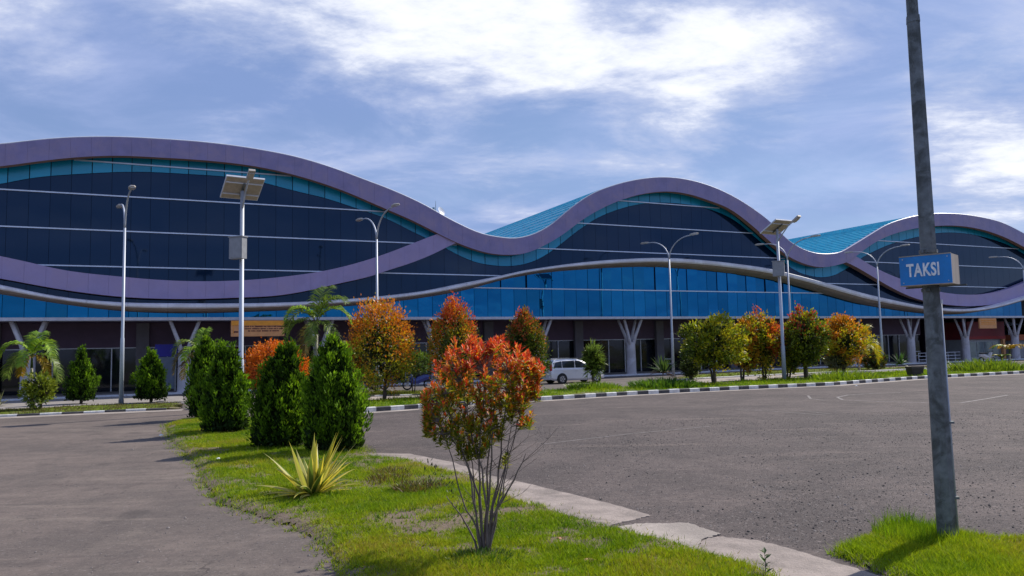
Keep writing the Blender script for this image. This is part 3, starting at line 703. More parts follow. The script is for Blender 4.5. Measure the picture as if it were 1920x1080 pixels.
def blades(name, poly, n, hmin, hmax, wd, cols, label, densf=None, zf=None, lean=.5, per=4, spread=.03):
    P = np.array(poly); lo, hi = P.min(0), P.max(0)
    q = rng.random((n*8, 2))*(hi-lo)+lo; q = q[inside(q, poly)]
    ed = edist(q, poly); k_ = np.clip(ed/.45+.12, 0, 1)*np.clip(.3+fn(q, .8, 5)*1.1, 0, 1)
    if densf is not None: k_ = k_*densf(q)
    q = q[rng.random(len(q)) < k_][:n]; m = len(q)
    hh = rng.uniform(hmin, hmax, m)*(.6+.9*fn(q, 1.7, 4)); cidx = np.clip((fn(q, .9, 7)*.7+rng.random(m)*.45-.05)*len(cols), 0, len(cols)-1).astype(int)
    q = np.repeat(q, per, 0)+rng.normal(0, spread, (m*per, 2)); hh = np.repeat(hh, per)*rng.uniform(.5, 1.15, m*per); cc = np.array(cols)[np.repeat(cidx, per)]*rng.uniform(.55, 1.3, (m*per, 1))
    M = len(q); a = rng.random(M)*6.28; w_ = wd*rng.uniform(.6, 1.3, M)
    d = rng.normal(0, lean, (M, 2))*hh[:, None]
    zg = np.full(M, .03) if zf is None else zf(q)
    s = np.stack([np.cos(a), np.sin(a)], 1)*w_[:, None]/2
    b0_ = np.concatenate([q-s, zg[:, None]-.01], 1); b1_ = np.concatenate([q+s, zg[:, None]-.01], 1)
    t = np.concatenate([q+d, (zg+hh)[:, None]], 1)
    V = np.stack([b0_, b1_, t], 1).reshape(-1, 3); F = np.arange(M*3).reshape(-1, 3)
    o = quick(name, V, F, GRASS, cols=cc); return tag(o, label, kind='stuff')

ISL = gp([(345, 787), (312, 797), (318, 825), (362, 862), (380, 905), (405, 945), (470, 965), (545, 990), (605, 1022), (622, 1050), (640, 1100), (655, 1200), (900, 1300), (1700, 1300), (1560, 1150), (1480, 1092), (1412, 1062), (1338, 1042), (1300, 1030), (1260, 1016), (1205, 1005), (1150, 992), (1105, 978), (1060, 968), (1030, 952), (985, 945), (930, 918), (885, 893), (830, 884), (770, 864), (700, 858), (690, 846), (655, 822), (600, 802), (480, 786)])
bc = np.array(gnd(800, 985)[:2]); bc2 = np.array(gnd(930, 965)[:2])
def patch(q):
    k_ = fn(q, 2.6, 11)*.6+fn(q, 6.5, 3)*.4
    return np.clip((k_-.27)*5, .22, 1)
def bare(q):
    return bare0(q)*patch(q)
def bare0(q):
    a = ((q[:, 0]-bc[0])/1.5)**2+((q[:, 1]-bc[1])/.95)**2; b = ((q[:, 0]-bc2[0])/.8)**2+((q[:, 1]-bc2[1])/.55)**2
    k_ = np.maximum(np.exp(-a), np.exp(-b)); return np.clip(1.15-k_*1.25*(.5+fn(q, 3.2, 1)), .03, 1)
turf('grass_verge', ISL, .09, .05, bare)
GC = [(.07, .16, .010), (.14, .27, .010), (.25, .38, .012), (.34, .45, .015), (.42, .46, .02), (.42, .36, .06)]
near = gp([(610, 1022), (640, 1100), (655, 1200), (900, 1300), (1700, 1300), (1560, 1150), (1460, 1092), (1400, 1066), (1330, 1046), (1180, 1006), (1060, 976), (930, 928), (860, 905), (700, 920), (545, 985)])
blades('grass', ISL, 52000, .022, .07, .011, GC, 'bright green grass covering the island between road and car park', bare, zf=lambda q: turf_h(q, ISL, .05), per=4, lean=.5)
blades('grass', near, 44000, .018, .05, .009, GC[1:], 'short yellow-green grass in the foreground of the island', bare, zf=lambda q: turf_h(q, ISL, .05), per=4, lean=.7)
blades('dry_grass', ISL, 1500, .07, .17, .005, [(.38, .30, .12), (.30, .26, .10), (.22, .2, .08)], 'sparse dry seed stalks standing in the island grass', zf=lambda q: turf_h(q, ISL, .05), per=2, lean=.5)
blades('weeds', ISL, 2600, .03, .06, .028, [(.10, .20, .02), (.16, .26, .02), (.26, .34, .03)], 'broad-leaved weeds mixed into the island grass', zf=lambda q: turf_h(q, ISL, .05), per=6, lean=1.0, spread=.04)
RINGP = [(p[0]+(q[0]-p[0])*t+random.gauss(0, .10), p[1]+(q[1]-p[1])*t+random.gauss(0, .10)) for p, q in zip(ISL, ISL[1:]+ISL[:1]) for t in [random.random() for _ in range(int(26*math.dist(p, q))+1)] if p[1] < 30]
def creep():
    m_ = MB()
    for (x, y) in RINGP:
        for _ in range(5):
            a = random.random()*6.28; h = random.uniform(.02, .07); dx, dy = random.gauss(0, .03), random.gauss(0, .03); w_ = .006
            c = Vector(random.choice(GC))*random.uniform(.5, 1.1); m_.poly([(x+dx-w_*math.cos(a), y+dy-w_*math.sin(a), .0), (x+dx+w_*math.cos(a), y+dy+w_*math.sin(a), .0), (x+dx*2+random.gauss(0, .03), y+dy*2+random.gauss(0, .03), h)], tuple(c))
    return tag(m_.build('grass', GRASS, colors=True), 'stray grass creeping over the edges of the island', kind='stuff')
creep()
RP = gp([(1555, 1040), (1600, 1018), (1650, 1003), (1720, 992), (1790, 1003), (1850, 1010), (1920, 1014), (2100, 1018), (2100, 1300), (1900, 1250), (1800, 1140), (1700, 1094), (1630, 1070)])
turf('grass_verge', RP, .1, .04, patch)
blades('grass', RP, 20000, .03, .08, .010, GC[1:], 'yellow-green weeds around the foot of the taxi sign pole', lambda q: np.clip(patch(q)+.3, 0, 1), zf=lambda q: turf_h(q, RP, .04), per=4, lean=.7)
tall = gp([(1640, 1000), (1690, 985), (1775, 1000), (1790, 1020), (1740, 1045), (1650, 1030)])
blades('grass', tall, 1100, .10, .25, .010, GC[:4], 'taller tuft of grass left of the taxi sign pole', per=4, lean=.35)
poleb = gp([(1740, 1010), (1800, 1010), (1830, 1040), (1760, 1050)])
blades('grass', poleb, 300, .08, .2, .01, GC[1:5], 'weeds growing against the foot of the taxi sign pole', per=4, lean=.4)
s1 = offset(k1, -.2)+gp(S1B)[::-1]
turf('grass_verge', s1, .5, .05, z0=.02)
def nobush(q): return np.clip(.2+fn(q, .5, 9)*1.4, 0, 1)
blades('grass', s1, 15000, .06, .16, .035, GC[:5], 'grass verge behind the chequered kerb', nobush, zf=lambda q: np.full(len(q), .08), per=4, spread=.1)
l2 = offset(k2, -.15)+gp([(345, 757), (200, 760), (60, 767), (0, 770), (-120, 776), (-500, 795)])
turf('grass_verge', l2, .4, .03, z0=.01)
blades('grass', l2, 2500, .04, .10, .03, [(.12, .13, .03), (.16, .15, .05), (.2, .17, .08)], 'thin dry grass behind the left kerb', zf=lambda q: np.full(len(q), .05), per=4, spread=.08)
m2 = gp(MF)+gp(MBk); turf('grass_verge', m2, .4, .03, z0=.01)
blades('grass', m2, 1200, .05, .12, .04, [(.08, .10, .02), (.15, .13, .05), (.2, .2, .04)], 'patchy grass on the median near the terminal', zf=lambda q: np.full(len(q), .05), per=4, spread=.1)
m3 = gp(LMF)+gp(LMB); turf('grass_verge', m3, .4, .03, z0=.01)
blades('grass', m3, 1500, .05, .12, .04, [(.14, .18, .02), (.2, .2, .04)], 'grass on the median in front of the motorbikes', zf=lambda q: np.full(len(q), .05), per=4, spread=.1)
pav = gp([(-500, 795), (-120, 776), (0, 770), (60, 767), (200, 760), (345, 757), (560, 749)])+[tuple(W(-1, 1.4, 0)[:2]), tuple(W(-30, 1.4, 0)[:2])]
tag(sheet('pavement', pav, .03, FLOORM, None, .03), kind='structure')

def tuft(px, py, n, h, r, cols, label, wd=.03, name='grass_tuft', lean=.45, cat='grass clump', cols_top=None):
    """a countable clump of long blades"""
    p = gnd(px, py); a = rng.random(n)*6.28; rr = rng.random(n)**.5*r
    q = np.stack([p.x+np.cos(a)*rr, p.y+np.sin(a)*rr], 1); out = np.stack([np.cos(a), np.sin(a)], 1)*rr[:, None]/r
    hh = h*rng.uniform(.5, 1.1, n)*(1-.35*(rr/r)**2); d = (out*.6+rng.normal(0, lean, (n, 2)))*hh[:, None]*.8
    th = rng.random(n)*6.28; s = np.stack([np.cos(th), np.sin(th)], 1)*wd/2
    z = np.full((n, 1), .06)
    mid = q+d*.4
    V = np.stack([np.concatenate([q-s, z], 1), np.concatenate([q+s, z], 1), np.concatenate([mid+s, z+hh[:, None]*.6], 1), np.concatenate([mid-s, z+hh[:, None]*.6], 1), np.concatenate([q+d, z+hh[:, None]], 1)], 1).reshape(-1, 3)
    i = np.arange(n)[:, None]*5; F = np.concatenate([i+np.array([[0, 1, 2, 3]]), i+np.array([[3, 2, 4, 4]])], 0)
    F = [tuple(f) if f[2] != f[3] else tuple(f[:3]) for f in F.tolist()]
    c = np.array(cols)[rng.integers(0, len(cols), n)]*rng.uniform(.7, 1.3, (n, 1))
    o = quick(name, V, F, LEAF, cols=np.concatenate([c, c]), org=(p.x, p.y, 0)); return tag(o, label, cat)
tuft(1112, 731, 700, .42, 1.3, [(.16, .28, .02), (.22, .33, .03)], 'bright grass mound under the small weeping tree', .04)
tuft(1245, 729, 1200, .55, 1.7, [(.07, .16, .02), (.12, .22, .02)], 'wide dark green grass mound under the spiky plant by the kerb', .05)
tuft(1585, 714, 700, .6, 1.9, [(.16, .26, .02), (.24, .33, .02)], 'lush grass hump behind the kerb right of the tree row', .05)
tuft(1850, 697, 800, .9, 2.2, [(.15, .24, .02), (.22, .3, .03)], 'low green hump of weeds on the verge far right', .06)

# ================================================================== vegetation
def nrm(a): return a/np.maximum(np.linalg.norm(a, axis=-1, keepdims=True), 1e-9)
def leafquads(P, D, L, Wd):
    """diamond leaves"""
    n = len(P); r = nrm(np.cross(D, nrm(rng.normal(size=(n, 3)))))
    mid = P+D*(L*.45)[:, None]; s = r*(Wd/2)[:, None]
    return np.stack([P, mid+s, P+D*L[:, None], mid-s], 1).reshape(-1, 3)
def quadF(n): return np.arange(n*4).reshape(-1, 4)
def lump(d, seed):
    return .5*np.sin(d[:, 0]*3.1+seed)+.5*np.sin(d[:, 1]*3.7-seed*1.3)+.6*np.sin(d[:, 2]*4.1+seed*.7)+.4*np.sin((d[:, 0]-d[:, 2])*6.3+seed*2.1)+.3*np.sin((d[:, 1]+d[:, 2])*8.1+seed)

PAL_RED = [(.66, .10, .03), (.72, .18, .03), (.62, .26, .02), (.42, .30, .02), (.26, .26, .02), (.15, .19, .02), (.09, .13, .02)]
PAL_YEL = [(.68, .24, .02), (.62, .34, .02), (.54, .44, .02), (.42, .42, .02), (.26, .32, .02), (.14, .19, .02), (.07, .10, .015)]
PAL_ORA = [(.80, .20, .02), (.78, .26, .02), (.70, .20, .02), (.6, .12, .02), (.45, .10, .02), (.3, .12, .02)]
PAL_DRE = [(.58, .10, .04), (.45, .16, .03), (.26, .18, .02), (.14, .17, .02), (.08, .13, .015), (.05, .09, .012)]
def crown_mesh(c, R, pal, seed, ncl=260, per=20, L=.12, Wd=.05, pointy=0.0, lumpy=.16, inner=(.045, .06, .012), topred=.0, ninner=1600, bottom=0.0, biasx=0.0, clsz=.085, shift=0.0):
    d = nrm(rng.normal(size=(ncl, 3))); lm = lump(d, seed)
    rad = (1+lumpy*lm*.55)*rng.uniform(.74, 1.02, ncl)
    def shape(dd, rad):
        P = dd*rad[:, None]; zt = P[:, 2]
        k_ = 1-pointy*np.clip((zt+.3)/1.3, 0, 1)**1.3
        P = P.copy(); P[:, 0] *= k_; P[:, 1] *= k_
        return P
    P = shape(d, rad)
    n = ncl*per
    CP = np.repeat(P*R, per, 0)+rng.normal(0, 1, (n, 3))*np.array(R)*clsz
    D = nrm(np.repeat(d, per, 0)*.75+np.array([0, 0, .55])+rng.normal(0, .6, (n, 3)))
    # cluster hue: some clusters flush red or orange, others still green
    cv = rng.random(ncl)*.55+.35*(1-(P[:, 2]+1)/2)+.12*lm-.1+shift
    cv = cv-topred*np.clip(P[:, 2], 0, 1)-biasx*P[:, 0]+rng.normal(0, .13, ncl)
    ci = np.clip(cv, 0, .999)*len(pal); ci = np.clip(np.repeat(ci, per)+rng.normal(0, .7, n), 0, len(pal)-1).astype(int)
    col = np.array(pal)[ci]*rng.uniform(.75, 1.25, (n, 1))
    Lv = rng.uniform(.7, 1.3, n)*L; V = leafquads(CP, D, Lv, Lv*Wd/L)
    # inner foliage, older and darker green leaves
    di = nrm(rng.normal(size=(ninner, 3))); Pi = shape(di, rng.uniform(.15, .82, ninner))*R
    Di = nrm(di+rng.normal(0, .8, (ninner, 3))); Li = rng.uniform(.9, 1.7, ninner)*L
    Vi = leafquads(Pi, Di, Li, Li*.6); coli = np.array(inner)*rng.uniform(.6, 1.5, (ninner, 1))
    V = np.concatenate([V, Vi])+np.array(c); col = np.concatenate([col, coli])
    if bottom: V[:, 2] = np.maximum(V[:, 2], bottom)
    return V, quadF(n+ninner), col
def tree(base, box, pal, label, cat, group=None, name='tree', depth=None, sub=None, yscale=.9, trunk_r=.07, forks=2, **kw):
    """base pixel of the foot, box = crown extent in the photograph"""
    p = gnd(*base) ; dep = p.y; s = dep/FOC
    x0, x1, y0, y1 = box
    ctr = atd((x0+x1)/2, (y0+y1)/2, dep); rx = (x1-x0)/2*s; rz = (y1-y0)/2*s
    root = empty(name, (p.x, p.y, 0), label, cat, group)
    c = (ctr.x-p.x, 0, ctr.z); R = (rx*.98, rx*yscale, rz*.98)
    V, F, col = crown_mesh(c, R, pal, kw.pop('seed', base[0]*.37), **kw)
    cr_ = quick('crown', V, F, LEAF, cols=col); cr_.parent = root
    m = MB(); top = Vector(c)
    for i in range(forks):
        a = 6.28*i/forks+.4; off = Vector((math.cos(a), math.sin(a), 0))
        q0 = off*.05; q1 = Vector((c[0]*.4, 0, c[2]-rz*.9))+off*.10+Vector((random.uniform(-.06, .06),)*3)
        m.tube([q0-Z*.05, q0.lerp(q1, .5)+off*.02, q1, q1.lerp(top, .5)+off*rx*.3, top+off*rx*.55+Z*rz*.2], [trunk_r, trunk_r*.85, trunk_r*.7, trunk_r*.5, .012], 7)
        for j in range(3):
            aa = a+random.uniform(-1.2, 1.2); e = top+Vector((math.cos(aa)*rx*.7, math.sin(aa)*rx*.6, random.uniform(-.6, .5)*rz))
            m.tube([q1.lerp(top, .1*j), q1.lerp(e, .5)+Z*.1, e], [trunk_r*.45, trunk_r*.3, .01], 5)
    t = m.build('trunk', BARK, smooth=True); t.parent = root
    return root

G1 = 'red and green clipped trees on the verge'
tree((718, 753), (645, 780, 567, 728), PAL_YEL[:1]+[(.68, .20, .02), (.62, .24, .02)]+PAL_YEL[1:6], 'round orange-topped tree on a single trunk behind the kerb left of centre', 'tree', G1, ncl=420, per=20, lumpy=.14, topred=.30, shift=.16, trunk_r=.10, forks=1, L=.13, Wd=.06, pointy=.12)
tree((852, 746), (800, 905, 558, 745), PAL_RED, 'tall red-crowned tree directly behind the foreground shrub', 'tree', G1, ncl=420, per=20, pointy=.35, topred=.55, shift=.26, trunk_r=.09, L=.13, Wd=.055)
tree((985, 742), (938, 1032, 583, 722), PAL_DRE, 'narrow pointed dark green and red tree beside the silver car', 'tree', G1, ncl=380, per=20, pointy=.62, topred=.45, shift=.36, trunk_r=.08, L=.13, Wd=.055, lumpy=.1)
tree((515, 748), (458, 577, 641, 742), PAL_ORA, 'low rounded orange bush behind the conifers', 'shrub', None, name='shrub', ncl=420, per=22, topred=.1, lumpy=.1, L=.12, Wd=.06, trunk_r=.06, inner=(.2, .07, .02))
G2 = 'yellow and orange trees in the row behind the kerb'
tree((1340, 722), (1280, 1386, 592, 700), PAL_YEL[2:], 'wide yellow-green tree at the left end of the right-hand row', 'tree', G2, ncl=230, per=32, lumpy=.5, biasx=.25, shift=.06, L=.16, Wd=.08, topred=-.05, trunk_r=.08, forks=3)
tree((1392, 715), (1366, 1420, 604, 694), PAL_YEL[:3]+[(.4, .16, .02), (.2, .12, .02)], 'slim brownish orange tree between two yellow-green trees', 'tree', G2, ncl=200, per=18, lumpy=.3, L=.16, Wd=.08, trunk_r=.07)
tree((1434, 713), (1388, 1470, 588, 694), [(.62, .13, .03)]+PAL_YEL[1:], 'yellow-green tree with an orange-red flush on its right side', 'tree', G2, ncl=190, per=30, lumpy=.5, biasx=.4, L=.16, Wd=.08, trunk_r=.07)
tree((1512, 712), (1468, 1548, 580, 690), [(.55, .07, .05)]+PAL_YEL[3:], 'dark green tree with a small red tuft at its very top', 'tree', G2, ncl=220, per=30, lumpy=.3, seed=2.0, L=.16, Wd=.08, topred=.28, shift=.3, trunk_r=.08, forks=3)
tree((1582, 703), (1534, 1626, 590, 690), PAL_YEL[:5], 'broad orange-yellow tree beside the yellow palm', 'tree', G2, ncl=220, per=32, lumpy=.5, L=.17, Wd=.08, trunk_r=.08)
tree((1478, 712), (1462, 1500, 640, 700), PAL_YEL[2:], 'small green-yellow tree low between the taller trees and the solar lamp', 'tree', G2, ncl=120, per=18, L=.15, Wd=.08, ninner=500)
PAL_G = [(.14, .17, .04), (.10, .14, .03), (.06, .09, .02), (.05, .07, .02)]
G3 = 'low bushes near the terminal'
tree((1296, 712), (1278, 1312, 668, 708), PAL_G[1:], 'small dark green bush left of the yellow-green trees', 'shrub', G3, name='shrub', ncl=90, per=16, L=.15, Wd=.08, ninner=400)
tree((1640, 694), (1618, 1660, 660, 692), [(.3, .12, .03)]+PAL_G, 'reddish green bush right of the yellow palm', 'shrub', G3, name='shrub', ncl=110, per=16, L=.16, Wd=.08, ninner=400)
tree((1572, 703), (1548, 1598, 667, 690), [(.24, .26, .14), (.2, .22, .1), (.14, .16, .07)], 'pale grey-green bush under the orange-yellow tree', 'shrub', G3, name='shrub', ncl=110, per=16, L=.16, Wd=.06, ninner=200)
tree((700, 730), (662, 700, 690, 722), PAL_G, 'straggly dark bush beside the parked motorbikes', 'shrub', G3, name='shrub', ncl=60, per=14, L=.13, Wd=.07, ninner=150)
tree((775, 738), (748, 812, 660, 700), [(.14, .22, .03), (.10, .17, .04), (.07, .12, .03)], 'loose small green tree right of the round orange-topped tree', 'tree', None, ncl=130, per=14, L=.16, Wd=.05, ninner=120, trunk_r=.03, lumpy=.35)
# weeping little tree by the car
wt = tree((1109, 731), (1096, 1130, 651, 700), [(.24, .34, .06), (.18, .27, .05), (.13, .2, .04)], 'small weeping green tree in front of the silver car bonnet', 'tree', None, ncl=90, per=14, L=.30, Wd=.035, ninner=160, trunk_r=.06, forks=1, pointy=.1, lumpy=.4)

# ---- conifers
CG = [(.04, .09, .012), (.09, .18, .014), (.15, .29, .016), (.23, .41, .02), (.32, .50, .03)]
def conifer(base, box, label, peaks, dens=1.0, L=.13, dark=1.0, squat=1.0):
    p = gnd(*base); s = p.y/FOC; x0, x1, y0, y1 = box
    H = (atd(base[0], y0, p.y).z); hw = (x1-x0)/2*s; cx = ((x0+x1)/2-base[0])*s
    root = empty('conifer', (p.x, p.y, 0), label, 'conifer', 'flame-shaped conifers')
    Vs, Cs = [], []
    zb = max(.05, atd(base[0], y1, p.y).z)
    for (px_, hk, rk) in peaks:
        npl = int(150*dens*rk); t = rng.random(npl)**1.15; t[:6] = [.99, .95, .9, .86, .82, .78]
        prof = np.where(t < .30, .74+.26*(t/.30), np.sqrt(np.clip(1-((t-.30)/.70)**2, 0, 1)))
        prof *= np.clip((1-t)*2.2, 0, 1)**.9
        a = rng.random(npl)*6.28; rad = hw*rk*prof*rng.uniform(.62, .96, npl)
        pb = np.stack([cx+px_*hw+np.cos(a)*rad, np.sin(a)*rad*.95, zb+(H*hk-zb)*t*.93], 1)
        out = np.stack([np.cos(a), np.sin(a), np.zeros(npl)], 1)
        pd = nrm(out*rng.uniform(.05, .42, (npl, 1))+np.array([0, 0, 1.0])+rng.normal(0, .07, (npl, 3)))
        pl_ = rng.uniform(.26, .52, npl)*(.75+.35*(1-t))*min(1.1, H/2.3); pw = pl_*rng.uniform(.13, .2, npl)
        tone = np.clip(rng.normal(.45, .3, npl), 0, 1)
        per = 34; n = npl*per; u = rng.random(n)**.8; ang = rng.random(n)*6.28
        B, Dp, Lp, Wp = (np.repeat(x, per, 0) for x in (pb, pd, pl_, pw)); o1 = nrm(np.cross(Dp, np.array([.3, .9, .1]))); o2 = np.cross(Dp, o1)
        wr = Wp*np.sin(np.pi*np.clip(.12+.85*u, 0, 1))**.8*rng.uniform(.5, 1.1, n)
        P = B+Dp*(Lp*u)[:, None]+o1*(np.cos(ang)*wr)[:, None]+o2*(np.sin(ang)*wr)[:, None]
        D = nrm(Dp+(o1*np.cos(ang)[:, None]+o2*np.sin(ang)[:, None])*.45+rng.normal(0, .22, (n, 3)))
        Lk = L*rng.uniform(.45, 1.0, n); Vs.append(leafquads(P, D, Lk, Lk*.34))
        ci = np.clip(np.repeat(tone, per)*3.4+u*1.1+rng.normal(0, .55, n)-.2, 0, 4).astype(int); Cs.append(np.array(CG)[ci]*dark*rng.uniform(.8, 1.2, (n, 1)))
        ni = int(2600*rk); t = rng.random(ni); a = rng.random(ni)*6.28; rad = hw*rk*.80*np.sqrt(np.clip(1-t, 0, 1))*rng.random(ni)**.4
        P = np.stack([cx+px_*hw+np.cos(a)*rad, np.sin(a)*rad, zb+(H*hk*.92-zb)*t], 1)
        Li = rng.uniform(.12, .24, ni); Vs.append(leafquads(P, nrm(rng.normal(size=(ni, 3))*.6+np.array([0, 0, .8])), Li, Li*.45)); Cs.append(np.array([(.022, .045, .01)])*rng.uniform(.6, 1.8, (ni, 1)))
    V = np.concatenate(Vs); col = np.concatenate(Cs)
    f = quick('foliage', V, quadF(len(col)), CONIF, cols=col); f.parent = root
    m = MB(); m.tube([(0, 0, -.03), (0, 0, zb+.2), (cx, 0, H*.6)], [.07, .06, .02], 7); t_ = m.build('trunk', BARK); t_.parent = root
    return root
conifer((624, 850), (560, 692, 632, 846), 'largest conifer, nearest the spiky yellow plant', [(0, 1, .62), (-.30, .86, .58), (.30, .80, .62), (.12, .7, .72), (-.12, .78, .66)], 1.1)
conifer((524, 842), (462, 590, 650, 838), 'second largest conifer, just left of the biggest one', [(.02, .98, .6), (.28, 1.0, .5), (-.3, .82, .6), (0, .75, .8), (.35, .8, .5)], 1.0, dark=.9)
conifer((424, 813), (370, 474, 652, 811), 'twin-topped conifer on the left part of the island', [(-.2, 1.0, .55), (.22, .98, .5), (.35, .8, .55), (-.3, .8, .6), (0, .7, .8)], .85, L=.14)
conifer((378, 786), (346, 420, 628, 785), 'rearmost island conifer, half hidden by its twin-topped neighbour', [(0, 1.0, .6), (-.3, .8, .6), (.3, .85, .6)], .8, L=.15)
conifer((152, 758), (119, 183, 656, 750), 'small conifer left of the tall double lamp post', [(0, 1.0, .62), (-.3, .75, .6), (.3, .7, .62)], .6, L=.16)
conifer((283, 756), (247, 317, 659, 748), 'bushy conifer under the deep blue board', [(-.05, 1.0, .6), (.2, .93, .5), (-.3, .8, .6), (.35, .72, .6)], .6, L=.16)

# ---- palms
def frond_mesh(V, Fc, Cc, base, az, el, length, droop, nl, ll, cols, width=.035):
    """V list of leaflets quads; arching rachis with drooping leaflets"""
    d = Vector((math.cos(az)*math.cos(el), math.sin(az)*math.cos(el), math.sin(el))); p = Vector(base); pts = [p.copy()]; seg = 14
    for i in range(seg):
        d = (d-Z*droop/seg*(1+i*.12)).normalized(); p = p+d*length/seg; pts.append(p.copy())
    side = Vector((-math.sin(az), math.cos(az), 0))
    for i in range(nl):
        t = .12+.88*i/nl; k_ = t*seg; a = int(min(k_, seg-1)); q = pts[a].lerp(pts[a+1], k_-a); tan = (pts[a+1]-pts[a]).normalized()
        l_ = ll*math.sin(math.pi*(.12+.8*t))**.6*random.uniform(.8, 1.1)
        up = side.cross(tan); up = up if up.z > 0 else -up
        for sg in (-1, 1):
            dd = (side*sg*.85+tan*.55+up*.25+Vector((random.gauss(0, .1), random.gauss(0, .1), random.gauss(0, .1)))).normalized()
            e1 = q+dd*l_*.55; e2 = e1+(dd-Z*.75).normalized()*l_*.5; wv = tan*width/2
            c = random.choice(cols); f_ = random.uniform(.75, 1.25); c = tuple(x*f_ for x in c)
            i0 = len(V); V += [q-wv*.5, q+wv*.5, e1+wv, e1-wv, e2]; Fc += [(i0, i0+1, i0+2, i0+3), (i0+3, i0+2, i0+4)]; Cc += [c, c]
    return pts
def palm(base, crown_px, label, fronds, trunk_r=.08, group=None, depth=None, leaf=.4, shaft=(.10, .16, .04)):
    p = gnd(*base); top = atd(*crown_px, p.y); root = empty('palm_tree', (p.x, p.y, 0), label, 'palm tree', group)
    tp = Vector((top.x-p.x, 0, top.z)); m = MB()
    m.tube([(0, 0, -.05), (tp.x*.3, 0, tp.z*.4), tuple(tp-Z*.5*min(1, tp.z/2)), ], [trunk_r*1.3, trunk_r, trunk_r*.9], 9)
    t = m.build('trunk', PALMB, smooth=True); t.parent = root
    m = MB(); m.tube([tuple(tp-Z*.5*min(1, tp.z/2)), tuple(tp+Z*.1)], [trunk_r*.95, trunk_r*.5], 9, col=shaft)
    t = m.build('crownshaft', LEAF, smooth=True, colors=True); t.parent = root
    for (az, el, ln, dr, cols) in fronds:
        V, Fc, Cc = [], [], []
        pts = frond_mesh(V, Fc, Cc, tp, R_(az), R_(el), ln, dr, 44, leaf*1.25*ln/1.6, cols, .055)
        m = MB(); m.v = [tuple(v) for v in V]; m.f = Fc; m.c = Cc; m.m = [0]*len(Fc)
        m.tube(pts[::2], [.022*(1-.8*i/7) for i in range(len(pts[::2]))], 4, col=(.14, .16, .04))
        f = m.build('frond', LEAF, colors=True); f.parent = root
    return root
gG = [(.22, .38, .03), (.30, .44, .03), (.18, .32, .03)]; gO = [(.40, .26, .02), (.45, .30, .03), (.34, .2, .02)]; gY = [(.45, .42, .02), (.5, .4, .02), (.36, .36, .02)]; gD = [(.13, .22, .03), (.17, .26, .04), (.21, .28, .05)]; gB = [(.2, .15, .06), (.16, .15, .06)]
palm((59, 768), (60, 668), 'young palm with green upper and orange-yellow lower fronds at far left', [(100, 78, 1.7, 1.5, gG), (200, 70, 1.8, 2.2, gG), (-20, 72, 1.8, 2.2, gG), (175, 35, 1.8, 2.2, gD), (5, 30, 1.9, 2.3, gD), (150, 20, 1.4, 2.0, gO), (-10, 15, 1.5, 2.4, gO), (280, 50, 1.4, 2.0, gG), (60, 60, 1.5, 2.2, gG)], .06, 'palms in front of the terminal')
palm((592, 753), (593, 606), 'tall slender palm with arching dark fronds against the grey ribbon', [(75, 80, 2.3, 1.3, gD), (15, 66, 2.3, 2.1, gG), (-15, 75, 2.2, 1.6, gD), (165, 62, 2.3, 2.2, gD), (195, 40, 2.3, 2.6, gD), (210, 70, 2.0, 2.0, gG), (-30, 25, 2.0, 2.6, gD), (270, 30, 1.6, 2.6, gD), (140, 10, 2.0, 2.6, gB)], .09, 'palms in front of the terminal')
palm((373, 752), (374, 662), 'palm behind the conifers with drooping olive fronds by the pale column', [(90, 80, 1.6, 1.3, gG), (180, 70, 1.9, 2.3, gD), (200, 45, 1.9, 2.6, gB), (-20, 60, 1.9, 2.3, gD), (10, 40, 1.8, 2.6, gD), (170, 15, 1.7, 2.6, gB), (250, 55, 1.4, 2.0, gG)], .06, 'palms in front of the terminal')
palm((632, 752), (630, 672), 'low palm with curling olive fronds just right of the tall slender palm', [(90, 75, 1.6, 1.9, gD), (170, 65, 1.9, 2.6, gD), (10, 68, 2.0, 2.6, gD), (-20, 35, 1.8, 2.8, gB), (200, 35, 1.8, 2.8, gD), (260, 55, 1.4, 2.2, gG)], .06, 'palms in front of the terminal')
palm((1612, 697), (1607, 650), 'palm with bright yellow fronds at the right end of the tree row', [(10, 55, 2.6, 2.3, gY), (40, 75, 2.6, 1.4, gY), (-15, 35, 2.2, 2.4, gY), (170, 55, 2.4, 2.4, gY), (190, 20, 2.2, 2.4, gO), (270, 55, 1.8, 2.2, gY)], .07, 'palms in front of the terminal')
palm((1893, 682), (1893, 657), 'small palm with orange-green fronds near the far right kiosk', [(a, 50, 1.7, 1.1, gO if a % 3 == 0 else gG) for a in (0, 45, 90, 135, 181, 225, 270, 315)], .09, 'palms in front of the terminal', leaf=.25)
palm((1879, 683), (1878, 672), 'tiny yellow-green palm left of the far right palm', [(a, 55, .9, 1.0, gY if a % 2 else gG) for a in (0, 61, 120, 181, 240, 300)], .08, 'palms in front of the terminal', leaf=.25)
# bush at the foot of the left palm
tree((72, 770), (42, 103, 700, 760), [(.26, .30, .03), (.20, .27, .03), (.14, .2, .03)], 'yellow-green leafy bush at the foot of the left palm', 'shrub', None, name='shrub', ncl=140, per=16, L=.13, Wd=.05, lumpy=.3, ninner=400)
